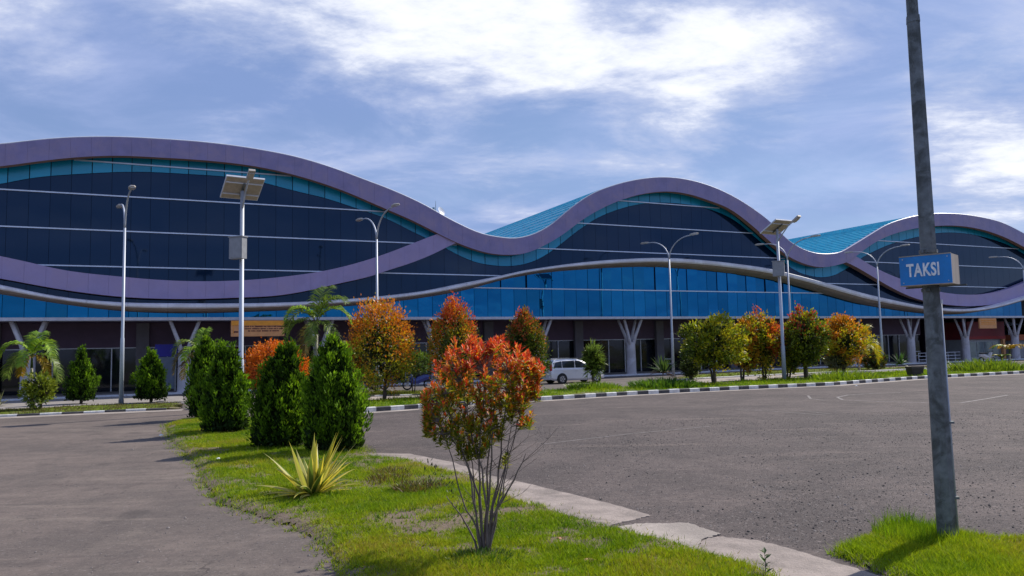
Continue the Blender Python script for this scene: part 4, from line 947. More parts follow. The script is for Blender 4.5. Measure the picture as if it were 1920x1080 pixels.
# fan-leaved clump by the right lamp post
def rosette(base, n, L, w_, cols_mid, cols_edge, label, name='spiky_plant', cat='spiky plant', elo=15, ehi=88, droop=.9, group=None, zoff=.02, skirt=None):
    p = gnd(*base); root = empty(name, (p.x, p.y, 0), label, cat, group)
    for i in range(n):
        az = random.uniform(0, 6.28); k_ = (i+.5)/n; el = R_(elo+(ehi-elo)*k_+random.uniform(-6, 6)); l_ = L*random.uniform(.72, 1.08)*(.85+.2*k_)
        dr = droop*random.uniform(.5, 1.3)*(1.2-k_*.9)
        cols = (cols_mid, cols_edge) if not (skirt and k_ < .25) else (skirt, skirt)
        d = Vector((math.cos(az)*math.cos(el), math.sin(az)*math.cos(el), math.sin(el))); q = Vector((math.cos(az)*.04, math.sin(az)*.04, zoff)); side = Vector((-math.sin(az), math.cos(az), 0)); m = MB(); prev = None; S = 9
        cm = Vector(random.choice(cols[0]))*random.uniform(.8, 1.2); ce = Vector(random.choice(cols[1]))*random.uniform(.85, 1.15)
        for s_ in range(S+1):
            t = s_/S; hw = w_*.5*(math.sin(math.pi*min(1, .18+t*.8))**.8)*(1-t**4) if s_ < S else .001
            upv = side.cross(d).normalized()
            row = [q-side*hw+upv*hw*.35, q-side*hw*.55+upv*.02*hw, q+side*hw*.55+upv*.02*hw, q+side*hw+upv*hw*.35]
            if prev:
                for j in range(3): m.poly([prev[j], prev[j+1], row[j+1], row[j]], tuple(cm) if j == 1 else tuple(ce))
            prev = row; q = q+d*l_/S; d = (d-Z*dr/S*(.4+1.4*t)).normalized()
        lf = m.build('leaf', LEAF, colors=True); lf.parent = root
    return root
rosette((583, 932), 50, .98, .125, [(.16, .24, .05), (.28, .34, .07), (.42, .42, .10)], [(.80, .66, .10), (.74, .62, .14), (.66, .60, .20)], 'yellow-edged spiky plant on the grass in front of the conifers', elo=8, ehi=76, droop=.7)
rosette((1245, 724), 60, 1.1, .09, [(.08, .14, .04)], [(.10, .17, .05)], 'green spiky plant with a skirt of dead brown leaves on the verge', elo=0, ehi=88, droop=1.0, zoff=.7, skirt=[(.20, .11, .07), (.15, .09, .06)])
rosette((1688, 693), 40, 1.15, .12, [(.05, .12, .03)], [(.07, .15, .04)], 'dark green fern-like plant right of the reddish bush', elo=5, ehi=80, droop=1.3, zoff=.4)
rosette((-6, 764), 26, .8, .07, [(.2, .24, .1)], [(.4, .38, .2)], 'pale spiky leaves at the left edge of the photo', elo=10, ehi=85)
# sprig in the foreground and stems of brown weeds
def sprig(px, py, h, label, n=9, L=.06, cols=((.05, .11, .03), (.08, .15, .04), (.03, .07, .02)), name='seedling', cat='seedling'):
    p = gnd(px, py); root = empty(name, (p.x, p.y, .02), label, cat); m = MB(); m.tube([(0, 0, 0), (.005, 0, h*.6), (0, 0, h)], [.005, .004, .002], 5); s = m.build('stem', TWIG); s.parent = root
    for i in range(n):
        z = h*(.25+.75*i/n); az = i*2.4; P = np.array([(0, 0, z)]); D = nrm(np.array([(math.cos(az), math.sin(az), .55)]))
        m = MB(); d = Vector(D[0]); sd_ = d.cross(Z).normalized(); up_ = sd_.cross(d); q = Vector((0, 0, z)); l_ = L*random.uniform(.8, 1.2); c = random.choice(cols)
        m.poly([q, q+d*l_*.5+sd_*l_*.22+up_*.006, q+d*l_], c); m.poly([q, q+d*l_, q+d*l_*.5-sd_*l_*.22+up_*.006], tuple(x*.85 for x in c)); f = m.build('leaf', LEAF, colors=True); f.parent = root
sprig(1436, 1092, .26, 'dark green seedling growing through the concrete edge at the bottom', 13, .085)
for i, (bx_, by_, n_, h_) in enumerate([(785, 925, 420, .16), (730, 908, 260, .14), (735, 895, 260, .12)]):
    tuft(bx_, by_, n_, h_, .38, [(.16, .09, .04), (.10, .09, .03), (.14, .14, .03)], ['larger patch of brown dying weeds right of the spiky plant', 'left patch of brown dying weeds beside the green weeds', 'rear patch of brown dying weeds near the concrete'][i], .012, name='dry_weeds', cat='weeds', lean=.7)

# ---- foreground shrub
def fore_shrub():
    p = gnd(905, 1046); s = p.y/FOC
    root = empty('shrub', (p.x, p.y, .03), 'foreground shrub with bare stems and flaming orange and red young leaves', 'shrub')
    def q(px, py, dy=0.0):
        a = atd(px, py, p.y+dy); return Vector((a.x-p.x, a.y-p.y, a.z-.03))
    lumps = [(868, 672, 30, .30), (905, 668, 26, .2), (950, 664, 30, .30), (985, 702, 30, .2), (845, 712, 34, .34), (895, 715, 38, .5), (945, 725, 36, .4), (825, 752, 32, .28), (875, 770, 44, .5), (925, 770, 38, .4), (978, 778, 26, .22), (830, 800, 32, .26), (870, 818, 34, .3), (915, 815, 24, .24), (985, 690, 22, .1), (805, 768, 14, .1), (806, 806, 11, .1), (798, 790, 7, .1), (873, 850, 9, .1), (1008, 700, 7, .05), (925, 652, 10, .1), (882, 645, 9, .1), (965, 745, 26, .2), (895, 838, 16, .12), (1000, 735, 12, .06)]
    tips = []
    for (x, y, r, dy) in lumps:
        for _ in range(int(r*(1.0 if y < 780 else .75))):
            a = random.uniform(0, 6.28); rr = r*math.sqrt(random.random())*random.uniform(.8, 1.25)
            tips.append((x+math.cos(a)*rr, y+math.sin(a)*rr, random.gauss(0, dy*.8)))
    tips += [(948, 862, 0), (944, 868, .05), (951, 858, -.05), (905, 850, .1)]
    stems = [[(915, 1046), (912, 960), (905, 880), (880, 800), (865, 720)], [(905, 1046), (888, 960), (880, 880), (850, 800), (828, 740)], [(912, 1046), (920, 960), (935, 880), (945, 790), (955, 700)],
             [(908, 1046), (904, 960), (898, 870), (905, 790), (905, 700)], [(918, 1046), (926, 950), (952, 870), (972, 800), (985, 720)], [(902, 1046), (893, 990), (868, 940), (845, 860), (820, 790)],
             [(916, 1046), (918, 930), (922, 860), (922, 780), (930, 720)], [(900, 1046), (886, 1000), (862, 965), (838, 930)], [(913, 1040), (930, 955), (962, 900), (985, 850)], [(909, 1046), (900, 930), (868, 850), (838, 815)], [(907, 1046), (910, 940), (915, 860), (918, 800)], [(914, 1046), (930, 960), (945, 880), (958, 800)], [(904, 1046), (890, 950), (885, 870), (870, 800)], [(911, 1046), (918, 980), (940, 930), (955, 860)]]
    def bend(P, rad, n=7):
        m.tube(P, rad, n)
    m = MB(); ends = []
    for i, st in enumerate(stems):
        dy = random.uniform(-.28, .28); P = []
        for j, (x, y) in enumerate(st):
            P.append(q(x+random.uniform(-3, 3)*(j > 0), y, dy*j/len(st)))
        # subdivide with wobble
        PP = []
        for a, b in zip(P[:-1], P[1:]):
            for t in (0, .33, .66): PP.append(a.lerp(b, t)+Vector((random.gauss(0, .006), random.gauss(0, .006), 0)))
        PP.append(P[-1]); r0 = random.uniform(.011, .017); m.tube(PP, [r0*(1-.78*k_/len(PP)) for k_ in range(len(PP))], 7); ends.append(PP)
    st_ = m.build('stem', TWIG, smooth=True); st_.parent = root
    # twigs from stems to leaf whorls
    m = MB(); T = [q(x, y, dy) for x, y, dy in tips]
    for t in T:
        best = None
        for PP in ends:
            for a in PP[4:]:
                d_ = (t-a).length+max(0, a.z-t.z+.05)*2
                if best is None or d_ < best[0]: best = (d_, a)
        a = best[1]; mid = a.lerp(t, .5)+Vector((random.gauss(0, .015), random.gauss(0, .015), -.01)); m.tube([a, mid, t], [.004, .003, .0015], 4, cap=False)
    for _ in range(60):      # dead bare twigs below and right of the crown
        PP = random.choice(ends); a = random.choice(PP[4:9]); sg = random.choice((-1, 1, 1)); l_ = random.uniform(.12, .38)
        d_ = Vector((sg*random.uniform(.4, 1), random.uniform(-.6, .6), random.uniform(.3, 1.1))).normalized(); b = a+d_*l_; c_ = b+(d_+Vector((random.gauss(0, .3), random.gauss(0, .3), .2))).normalized()*l_*.5
        m.tube([a, b, c_], [.0035, .002, .001], 3, cap=False); e = b+(d_+Vector((random.gauss(0, .6), random.gauss(0, .6), .1))).normalized()*l_*.4; m.tube([b, e], [.002, .001], 3, cap=False)
    tw = m.build('twigs', TWIG); tw.parent = root
    # leaf whorls
    V, F, Cc = [], [], []
    RED = [(.85, .09, .03), (.90, .15, .04), (.90, .24, .06), (.70, .05, .05), (.92, .34, .15)]; ORA = [(.80, .32, .02), (.72, .45, .02), (.85, .24, .02)]; GRN = [(.18, .24, .015), (.30, .32, .015), (.12, .16, .015), (.45, .42, .02)]
    for (x, y, dy), t in zip(tips, T):
        hgt = (y-640)/210.0; k_ = random.random()+.15*math.sin(x*.05)
        for lev in range(4):
            n_ = 6 if lev < 3 else 5
            for j in range(n_):
                az = random.uniform(0, 6.28); el = R_(random.uniform(5, 45)+lev*14); d = Vector((math.cos(az)*math.cos(el), math.sin(az)*math.cos(el), math.sin(el)))
                b = t+Vector((0, 0, (lev-2.2)*.028))+Vector((random.gauss(0, .006), random.gauss(0, .006), 0)); l_ = random.uniform(.055, .092)*(1.0 if lev < 3 else .85); w_ = l_*random.uniform(.24, .34)
                sd_ = d.cross(Z).normalized(); up_ = sd_.cross(d).normalized()
                pr = 1.0-hgt*1.05-(3-lev)*.24+(.22 if (y < 700 or x > 965) else 0)+(.12 if x < 835 else 0)+(k_-.5)*.55
                u_ = random.random()
                pal = RED if u_ < pr else (ORA if u_ < pr+.26 else GRN)
                c = Vector(random.choice(pal))*random.uniform(.8, 1.2)
                mid = b+d*l_*.5-up_*w_*.18; tip = b+d*l_-Z*l_*.12
                i0 = len(V); V += [b, mid+sd_*w_/2+up_*w_*.25, tip, mid-sd_*w_/2+up_*w_*.25, mid]
                F += [(i0, i0+4, i0+1), (i0+4, i0+2, i0+1), (i0, i0+3, i0+4), (i0+4, i0+3, i0+2)]; Cc += [tuple(c)]*2+[tuple(c*.9)]*2
    f = quick('foliage', V, np.array(F), LEAF, cols=np.array(Cc)); f.parent = root
    # sparse dark side sprout at the left
    V, F, Cc = [], [], []
    for _ in range(80):
        t = q(random.uniform(800, 872), 0, 0) if False else q(*(lambda k: (805+60*k+random.gauss(0, 9), 872+78*k*random.uniform(.6, 1.3)+random.gauss(0, 7)))(random.random()), random.gauss(0, .06))
        az = random.uniform(0, 6.28); d = Vector((math.cos(az)*.6, math.sin(az)*.6, .7)).normalized(); l_ = random.uniform(.04, .06); sd_ = d.cross(Z).normalized()*l_*.16; i0 = len(V)
        V += [t, t+d*l_*.5+sd_, t+d*l_, t+d*l_*.5-sd_]; F.append((i0, i0+1, i0+2, i0+3)); Cc.append(Vector((.07, .09, .03))*random.uniform(.6, 1.5))
    f = quick('side_shoot', V, np.array(F), LEAF, cols=np.array([tuple(c) for c in Cc])); f.parent = root; f['kind'] = 'stuff'
fore_shrub()
tuft(900, 1062, 500, .11, .32, [(.06, .13, .02), (.09, .17, .02)], 'dark grass around the foot of the foreground shrub', .009)

# far trees at the right end of the terminal
for (bx_, by_), box, lab in [((1925, 668), (1893, 1960, 575, 650), 'green tree behind the kiosk at the right edge'), ((1990, 670), (1950, 2060, 560, 655), 'large dark tree past the right end of the terminal')]:
    tree((bx_, by_), box, [(.07, .14, .02), (.05, .10, .02), (.04, .07, .015)], lab, 'tree', None, ncl=260, per=16, L=.35, Wd=.2, ninner=900, trunk_r=.2)

# ================================================================== lamps
def double_lamp():
    LN = Vector((.55, -.835, 0)).normalized(); LU = Vector((-LN.y, LN.x, 0))
    root = empty('street_lamp', (0, 0, 0), 'x', 'street lamp', 'double-armed lamp posts in front of the terminal'); H = 9.7
    m = MB(); m.tube([(0, 0, 0), (0, 0, 3.0), (0, 0, 3.05), (0, 0, H-1.5)], [.105, .09, .075, .055], 10); a = m.build('pole', LAMPS, smooth=True); a.parent = root
    m = MB(); m.bx(-.19, .19, -.19, .19, 0, .025); m.bx(-.12, .12, -.012, .012, .025, .2); m.bx(-.012, .012, -.12, .12, .025, .2); a = m.build('base_plate', GALV); a.parent = root
    for s in (-1, 1):
        P = [(LN*s*(2.0*(1-math.cos(t))+(0))+Z*(H-1.55+1.5*math.sin(t))) for t in np.linspace(0, math.pi/2, 9)]
        # quarter ellipse from vertical to nearly level
        P = [LN*s*(1.9*(1-math.cos(t)))+Z*(H-1.55+1.45*math.sin(t)) for t in np.linspace(0, math.pi/2, 9)]+[LN*s*2.1+Z*(H-.10)]
        m = MB(); m.tube(P, [.05, .048, .046, .044, .042, .04, .038, .036, .034, .034], 8); a = m.build('arm', LAMPS, smooth=True); a.parent = root
        m = MB(); c = LN*s*2.4+Z*(H-.06); sec = [(-.36, .06, .05), (-.2, .12, .07), (.1, .15, .08), (.3, .13, .06), (.38, .07, .03)]; A = []
        for (l_, hw, hh) in sec:
            for (ys, zs_) in ((-1, -.5), (-1, .35), (-.6, 1), (.6, 1), (1, .35), (1, -.5)): A.append(c+LN*s*l_+LU*ys*hw+Z*zs_*hh)
        Fs = [(i*6+j, i*6+(j+1) % 6, (i+1)*6+(j+1) % 6, (i+1)*6+j) for i in range(4) for j in range(6)]+[tuple(range(6))[::-1], tuple(range(24, 30))]
        m.faces(A, Fs); hd = m.build('lamp_head', LHEAD); hd.parent = root
        m = MB(); m.box(c+Z*-.045+LN*s*.05, LN, LU, Z, .26, .1, .012); ln = m.build('lens', LENS); ln.parent = hd
    return root
lp = double_lamp()
spots = [((227, 758), 'double-armed lamp post at far left between two small conifers'), ((708, 736), 'double-armed lamp post behind the round orange-topped tree'), ((1263, 706), 'double-armed lamp post beside the green spiky plant with brown skirt'),
         ((1487, 699), 'double-armed lamp post just right of the right-hand solar lamp'), ((1656, 689.5), 'double-armed lamp post left of the taxi sign pole'), ((1932, 679), 'double-armed lamp post at the right edge of the photo')]
for i, (b_, lab) in enumerate(spots):
    g_ = gnd(*b_); loc = (g_.x, g_.y, .02)
    if i == 0: lp.location = loc; lp['label'] = lab
    else: copy_tree(lp, loc, 0, 1, lab)
def solar_lamp():
    root = empty('solar_lamp', (0, 0, 0), 'x', 'solar street lamp', 'solar street lamps'); H = 8.55
    m = MB(); m.tube([(0, 0, 0), (0, 0, 1.9), (0, 0, 1.95), (0, 0, H)], [.12, .115, .095, .075], 10); a = m.build('pole', LAMPS, smooth=True); a.parent = root
    m = MB(); m.bx(-.22, .22, -.22, .22, 0, .03); a = m.build('base_plate', GALV); a.parent = root
    dn = Vector((-.534, .846, 0)); sd_ = Vector((.846, .534, 0)); tl = R_(27); ax = (dn*math.cos(tl)-Z*math.sin(tl)); nn = (dn*math.sin(tl)+Z*math.cos(tl)); c = Vector((0, 0, H+.12))
    pn = MB(); pn.box(c, sd_, ax, nn, .70, .66, .02); p_ = pn.build('solar_panel', PANELF); p_.parent = root
    m = MB(); m.box(c-nn*.03, sd_, ax, nn, .685, .645, .008); b_ = m.build('back_sheet', PANELB); b_.parent = p_
    m = MB()
    for e in (-1, 1): m.box(c+sd_*e*.70, sd_, ax, nn, .02, .68, .035); m.box(c+ax*e*.66, sd_, ax, nn, .68, .02, .034)
    m.box(c-nn*.06+ax*.35, sd_, ax, nn, .68, .02, .02); m.box(c-nn*.06-ax*.35, sd_, ax, nn, .68, .02, .02); fr = m.build('frame', WHITEM); fr.parent = p_
    m = MB(); m.box(c-nn*.10, sd_, ax, nn, .04, .40, .03); a = m.build('bracket', GALV); a.parent = root
    P = [Vector((0, 0, H-.75)), -dn*.35+Z*(H-.35), -dn*.85+Z*(H+.10), -dn*1.15+Z*(H+.25)]; m = MB(); m.tube(P, [.035, .035, .03, .028], 8); a = m.build('arm', LAMPS, smooth=True); a.parent = root
    e = -dn*1.38+Z*(H+.36); f_ = (-dn*.86+Z*.5).normalized(); up_ = sd_.cross(f_).normalized()
    m = MB(); m.box(e, f_, sd_, up_, .27, .12, .045); m.box(e+up_*.065, f_, sd_, up_, .16, .09, .03); hd = m.build('lamp_head', LHEAD); hd.parent = root
    m = MB(); bd = (Vector((-.35, -.93, 0))).normalized(); bs = Vector((bd.y, -bd.x, 0)); cb = bd*.0+Z*(6.25)+bd*.22
    m.box(cb, bs, bd, Z, .31, .14, .42); bxo = m.build('battery_box', BOXG); bxo.parent = root
    m = MB(); m.box(cb+Z*.44, bs, bd, Z, .34, .17, .02); m.box(cb+bd*.145-Z*.02, bs, bd, Z, .27, .006, .36); a = m.build('door', BOXG); a.parent = bxo
    for z_ in (6.0, 6.5):
        m = MB(); m.tube([Z*(z_-.03), Z*(z_+.03)], .115, 10); a = m.build('clamp', GALV); a.parent = root
    return root
sl_ = solar_lamp(); sp = [((451, 771), 'solar street lamp with its panel seen from below, rising behind the conifers'), ((1471, 714.5), 'solar street lamp between the orange-flushed tree and the dark green tree')]
g_ = gnd(*sp[0][0]); sl_.location = (g_.x, g_.y, .05); sl_['label'] = sp[0][1]
g_ = gnd(*sp[1][0]); copy_tree(sl_, (g_.x, g_.y, .05), R_(-4), 1.02, sp[1][1])

# ---- taxi sign pole
tpz = gnd(1777, 1021); ph = wroot('lamp_pole', (tpz.x, tpz.y, 0), 'thick weathered grey steel pole carrying the blue taxi sign', 'lamp post')
ztop = atd(1712, 40, tpz.y).z
def octa(m, r0, z0, r1, z1):
    m.tube([Vector((tpz.x, tpz.y, z0)), Vector((tpz.x, tpz.y, z1))], [r0, r1], 8)
m = MB(); octa(m, .101, -.05, .069, ztop+.02); m.build('lower_shaft', GALV, ph)
m = MB(); octa(m, .063, ztop-.1, .052, 9.5); m.build('upper_shaft', GALV, ph)
m = MB(); octa(m, .074, ztop-.02, .071, ztop+.06); m.build('collar', GALV, ph)
cdir = Vector((.86, -.3, 0)).normalized(); zc = atd(1757, 565, tpz.y).z
m = MB(); m.tube([tpz+cdir*.104+Z*-.02, tpz+cdir*.088+Z*zc], .013, 8); m.build('lit_facet_pipe', LAMPS, ph, smooth=True)  # pale pipe added to stand in for the pole's sunlit side facet
m = MB(); m.tube([tpz+cdir*.088+Z*(zc-.03), tpz+cdir*.088+Z*(zc+.015)], .022, 8); m.build('facet_pipe_cap', WHITEM, ph)
for z_ in (.5, 1.3):
    m = MB(); m.box(tpz+cdir*.10+Z*z_, cdir, Vector((-cdir.y, cdir.x, 0)), Z, .035, .035, .012); m.build('facet_pipe_clip', GALV, ph)
a_ = R_(43); nf = Vector((-math.sin(a_), -math.cos(a_), 0)); nr = Vector((math.cos(a_), -math.sin(a_), 0))
zs_c = atd(1738, 508, tpz.y).z; bc_ = Vector((tpz.x, tpz.y, zs_c))
tsg = wroot('taxi_sign', tuple(bc_-Z*.17), 'blue box sign reading TAKSI wrapped round the grey pole', 'sign')
hw_, hd_, hh_ = .255, .17, .165
m = MB(); m.box(bc_, nr, nf, Z, hw_-.004, hd_-.004, hh_-.003); m.build('sign_box', SIGNT, tsg)
m = MB(); m.box(bc_+nf*(hd_+.002), nr, nf, Z, hw_, .005, hh_); fp = m.build('face_panel', SIGNB, tsg)
m = MB()
for e in (-1, 1): m.box(bc_+nf*(hd_+.005)+Z*e*(hh_-.003), nr, nf, Z, hw_+.002, .006, .005)
m.build('rim', SIGNT, tsg)
for zc_ in (-.215, .215):
    m = MB(); m.tube([bc_+Z*(zc_-.018), bc_+Z*(zc_+.018)], .094, 10); m.box(bc_+nf*.10+Z*zc_, nf, nr, Z, .02, .02, .016); m.build('clamp_band', GALV, tsg)
for ex in (-.22, .22):
    for ez in (-.13, .13):
        m = MB(); b_c = bc_+nf*(hd_+.006)+nr*ex+Z*ez; m.tube([b_c, b_c+nf*.006], .007, 6); m.build('bolt', LAMPS, tsg)
m = MB(); m.box(bc_+nr*.05-Z*(hh_+.012), nr, nf, Z, .30, .012, .008); m.build('bracket', GALV, tsg)
tx = bpy.data.curves.new('lettering', 'FONT'); tx.body = 'TAKSI'; tx.size = .195; tx.extrude = .002; tx.offset = .0055; tx.align_x = 'CENTER'; tx.align_y = 'CENTER'; tx.space_character = 1.08
to = bpy.data.objects.new('lettering', tx); C.objects.link(to); tx.materials.append(LETTER)
to.matrix_world = Matrix.Translation(Vector(bc_+nf*(hd_+.0095)+nr*-.02-Z*.003)-Vector(tsg['org'])) @ Matrix(((nr.x, 0, nf.x, 0), (nr.y, 0, nf.y, 0), (0, 1, 0, 0), (0, 0, 0, 1))) @ Matrix.Diagonal((.60, 1, 1, 1))
bpy.context.view_layer.update(); tme = bpy.data.meshes.new_from_object(to.evaluated_get(bpy.context.evaluated_depsgraph_get())); bm_ = to.matrix_basis.copy() if False else to.matrix_world.copy()
bpy.data.objects.remove(to); tme.transform(bm_); tm = bpy.data.objects.new('lettering', tme); C.objects.link(tm); tm.parent = tsg
if not tme.materials: tme.materials.append(LETTER)

# ================================================================== vehicles
def car():
    root = empty('parked_car', (0, 0, 0), 'silver people carrier parked on the service road facing right', 'car'); S = .9
    # side outline (x along the car, front at +x), lower body and glasshouse; real metres then scaled
    def loft(rows, name, mat, par):
        m = MB(); n = len(rows[0]); A = [Vector(q)*S for r in rows for q in r]
        Fs = [(i*n+j, i*n+j+1, (i+1)*n+j+1, (i+1)*n+j) for i in range(len(rows)-1) for j in range(n-1)]
        Fs += [tuple(range(n))[::-1], tuple((len(rows)-1)*n+j for j in range(n))]
        m.faces(A, Fs); o = m.build(name, mat); o.parent = par; return o
    body = [(-2.08, .35, .62), (-2.10, .42, .85), (-2.02, .95, .86), (-1.4, 1.0, .86), (-.2, .98, .86), (.9, .95, .86), (1.15, .98, .85), (1.75, .86, .8), (2.02, .72, .72), (2.08, .45, .66), (2.02, .28, .6)]
    st = [(-2.10, .38, .90, .60), (-2.06, .30, 1.00, .80), (-1.9, .24, 1.02, .84), (-1.35, .22, 1.02, .85), (0, .20, 1.00, .86), (.95, .20, .99, .86), (1.35, .21, .95, .84), (1.75, .24, .86, .78), (1.98, .28, .74, .68), (2.08, .36, .62, .52)]
    rows = []
    for (x, zl, zh, w2) in st:
        zm = zl+(zh-zl)*.55
        rows.append([(x, -w2*.92, zl), (x, -w2, zl+.12), (x, -w2, zm), (x, -w2*.97, zh-.06), (x, -w2*.9, zh), (x, w2*.9, zh), (x, w2*.97, zh-.06), (x, w2, zm), (x, w2, zl+.12), (x, w2*.92, zl), (x, -w2*.92, zl)])
    loft(rows, 'body', SILVER, root)
    st2 = [(-2.03, .98, 1.0, .72), (-1.95, .98, 1.36, .67), (-1.72, .98, 1.58, .62), (-.8, .98, 1.66, .62), (0, .98, 1.62, .61), (.45, .98, 1.49, .64), (.98, .98, 1.18, .72), (1.42, .95, .98, .76)]
    rows = []
    for (x, zl, zh, w2) in st2:
        rows.append([(x, -.79, zl), (x, -(w2+.04), zl+(zh-zl)*.75), (x, -w2*.9, zh), (x, w2*.9, zh), (x, (w2+.04), zl+(zh-zl)*.75), (x, .79, zl), (x, -.79, zl)])
    loft(rows, 'roof', SILVER, root)
    for s in (-1, 1):
        def side(pts, name, mat, off=.0):
            m = MB(); P = []
            for (x, z) in pts:
                t = (z-.98)/.6; y = .80-.10*max(t, 0)
                P.append(Vector((x, s*(y+off), z))*S)
            P2 = [v-Vector((0, s*.03, 0)) for v in P]; n = len(P); m.faces(P+P2, [tuple(range(n)), tuple(range(n, 2*n))[::-1]]+[(i, (i+1) % n, n+(i+1) % n, n+i) for i in range(n)])
            o = m.build(name, mat); o.parent = root; return o
        side([(-1.86, 1.08), (-1.25, 1.06), (-1.25, 1.50), (-1.70, 1.43)], 'window', CARGLASS, .012); side([(-1.18, 1.06), (-.28, 1.05), (-.28, 1.52), (-1.18, 1.50)], 'window', CARGLASS, .012)
        side([(-.2, 1.05), (.86, 1.04), (.38, 1.38), (.12, 1.49), (-.2, 1.52)], 'window', CARGLASS, .012)
        for (x0, x1) in ((-1.2, -.25), (-.23, .78)):
            m = MB(); m.bx(x0*S, x1*S, s*.862*S-.004, s*.862*S+.004, .36*S, .93*S); d = m.build('door', SILVER); d.parent = root
            m = MB(); m.bx((x0+.08)*S, (x0+.26)*S, s*.875*S-.008, s*.875*S+.012, .84*S, .875*S); h_ = m.build('handle', SILVER); h_.parent = d
        m = MB(); m.box(Vector((.72, s*.95, 1.1))*S, X, Y, Z, .07, .08, .06); o = m.build('wing_mirror', SILVER); o.parent = root
        m = MB(); m.box(Vector((1.88, s*.62, .78))*S, X, Y, Z, .14, .12, .07); o = m.build('headlight', LENS); o.parent = root
        m = MB(); m.box(Vector((-2.05, s*.72, 1.1))*S, X, Y, Z, .05, .07, .2); o = m.build('tail_light', REDL); o.parent = root
        for x in (-1.28, 1.36):
            m = MB(); c = Vector((x*S, s*.86*S, .33*S)); m.tube([c+Y*s*.012, c-Y*s*.05], [.38*S, .38*S], 20); o = m.build('wheel_arch', BLACK); o.parent = root
            c = Vector((x*S, s*.80*S, .32*S)); m = MB(); m.tube([c-Y*s*.12, c-Y*s*.1, c+Y*s*.07, c+Y*s*.09], [.27*S, .315*S, .315*S, .28*S], 20); wh = m.build('wheel', BLACK); wh.parent = root
            m = MB(); m.tube([c+Y*s*.07, c+Y*s*.10], [.215*S, .20*S], 18); r_ = m.build('rim', CHROME); r_.parent = wh
            m = MB()
            for k_ in range(5):
                t = k_*1.2566; m.box(c+Y*s*.102+Vector((math.cos(t+.6), 0, math.sin(t+.6)))*.12*S, Vector((math.cos(t+.6), 0, math.sin(t+.6))), Y, Vector((-math.sin(t+.6), 0, math.cos(t+.6))), .07*S, .004, .028*S)
            r_ = m.build('rim_opening', BLACK); r_.parent = wh
    m = MB(); m.poly([Vector(q)*S for q in [(1.28, -.66, 1.0), (1.28, .66, 1.0), (.62, .56, 1.50), (.62, -.56, 1.50)]]); m.v = [(a+.02, b, c+.02) for a, b, c in m.v]; o = m.build('windscreen', CARGLASS); o.parent = root
    m = MB(); m.poly([Vector(q)*S for q in [(-2.01, .62, 1.05), (-2.01, -.62, 1.05), (-1.97, -.56, 1.5), (-1.97, .56, 1.5)]]); m.v = [(a-.02, b, c) for a, b, c in m.v]; o = m.build('rear_window', CARGLASS); o.parent = root
    for (x, nm) in ((2.06, 'front_bumper'), (-2.08, 'rear_bumper')):
        m = MB(); m.box(Vector((x, 0, .42))*S, X, Y, Z, .06, .62*S, .12); o = m.build(nm, SILVER); o.parent = root
    m = MB(); m.bx(-1.5*S, .1*S, -.58*S, -.55*S, 1.65*S, 1.69*S); m.bx(-1.5*S, .1*S, .55*S, .58*S, 1.65*S, 1.69*S); o = m.build('roof_rail', CHROME); o.parent = root
    return root
cr_ = car(); pr = gnd(1047, 720.5); pf = gnd(1113, 717); dr_ = FU
mid = gnd(1076, 718.8); cr_.location = (mid.x, mid.y+.75, .006); cr_.rotation_euler[2] = math.atan2(FU.y, FU.x)

def bike(px, py, rz, mat, label, group='parked motorbikes'):
    g_ = gnd(px, py); root = empty('motorbike', (g_.x, g_.y, .006), label, 'motorbike', group, rz)
    for x in (-.6, .62):
        m = MB(); pts = [Vector((x+.25*math.cos(t), 0, .29+.25*math.sin(t))) for t in np.linspace(0, 6.283, 19)]; m.tube(pts, .042, 6, cap=False); o = m.build('wheel', BLACK, smooth=True); o.parent = root
        m = MB(); m.tube([(x, -.03, .29), (x, .03, .29)], .1, 10); o = m.build('hub', CHROME); o.parent = root
    m = MB()
    prof = [(-.75, .62, .82, .09), (-.4, .5, .86, .13), (0, .33, .72, .12), (.2, .32, .58, .14), (.38, .35, .9, .16), (.5, .55, 1.02, .10)]
    A = [Vector(q) for (x, zl, zh, w2) in prof for q in ((x, -w2*.6, zl), (x, -w2, (zl+zh)/2), (x, -w2*.6, zh), (x, w2*.6, zh), (x, w2, (zl+zh)/2), (x, w2*.6, zl))]
    m.faces(A, [(i*6+j, i*6+(j+1) % 6, (i+1)*6+(j+1) % 6, (i+1)*6+j) for i in range(5) for j in range(6)]+[tuple(range(6))[::-1], tuple(range(30, 36))]); o = m.build('body', mat); o.parent = root
    m = MB(); m.box((-.32, 0, .89), X, Y, Z, .38, .12, .05); o = m.build('seat', BLACK); o.parent = root
    m = MB(); m.tube([(.42, -.32, 1.05), (.48, 0, 1.0), (.42, .32, 1.05)], .018, 6); o = m.build('handlebar', BIKEK); o.parent = root
    m = MB(); m.tube([(.62, .06, .29), (.45, .05, .95)], .025, 6); m.tube([(.62, -.06, .29), (.45, -.05, .95)], .025, 6); o = m.build('fork', CHROME); o.parent = root
    m = MB(); m.box((.53, 0, .92), X, Y, Z, .05, .09, .06); o = m.build('headlight', LENS); o.parent = root
    m = MB(); m.box((.60, 0, .57), X, Y, Z, .16, .055, .02); o = m.build('mudguard', mat); o.parent = root
bike(784, 731, R_(205), BIKEB, 'blue motorbike standing near the small green tree')
bike(700, 732, R_(20), BIKEK, 'black motorbike behind the trunk of the round orange-topped tree')
bike(684, 732.5, R_(35), BIKEK, 'leftmost black motorbike beside the straggly dark bush')
bike(1851, 681.5, R_(15), BIKEW, 'white motorbike parked in front of the maroon-topped kiosk')

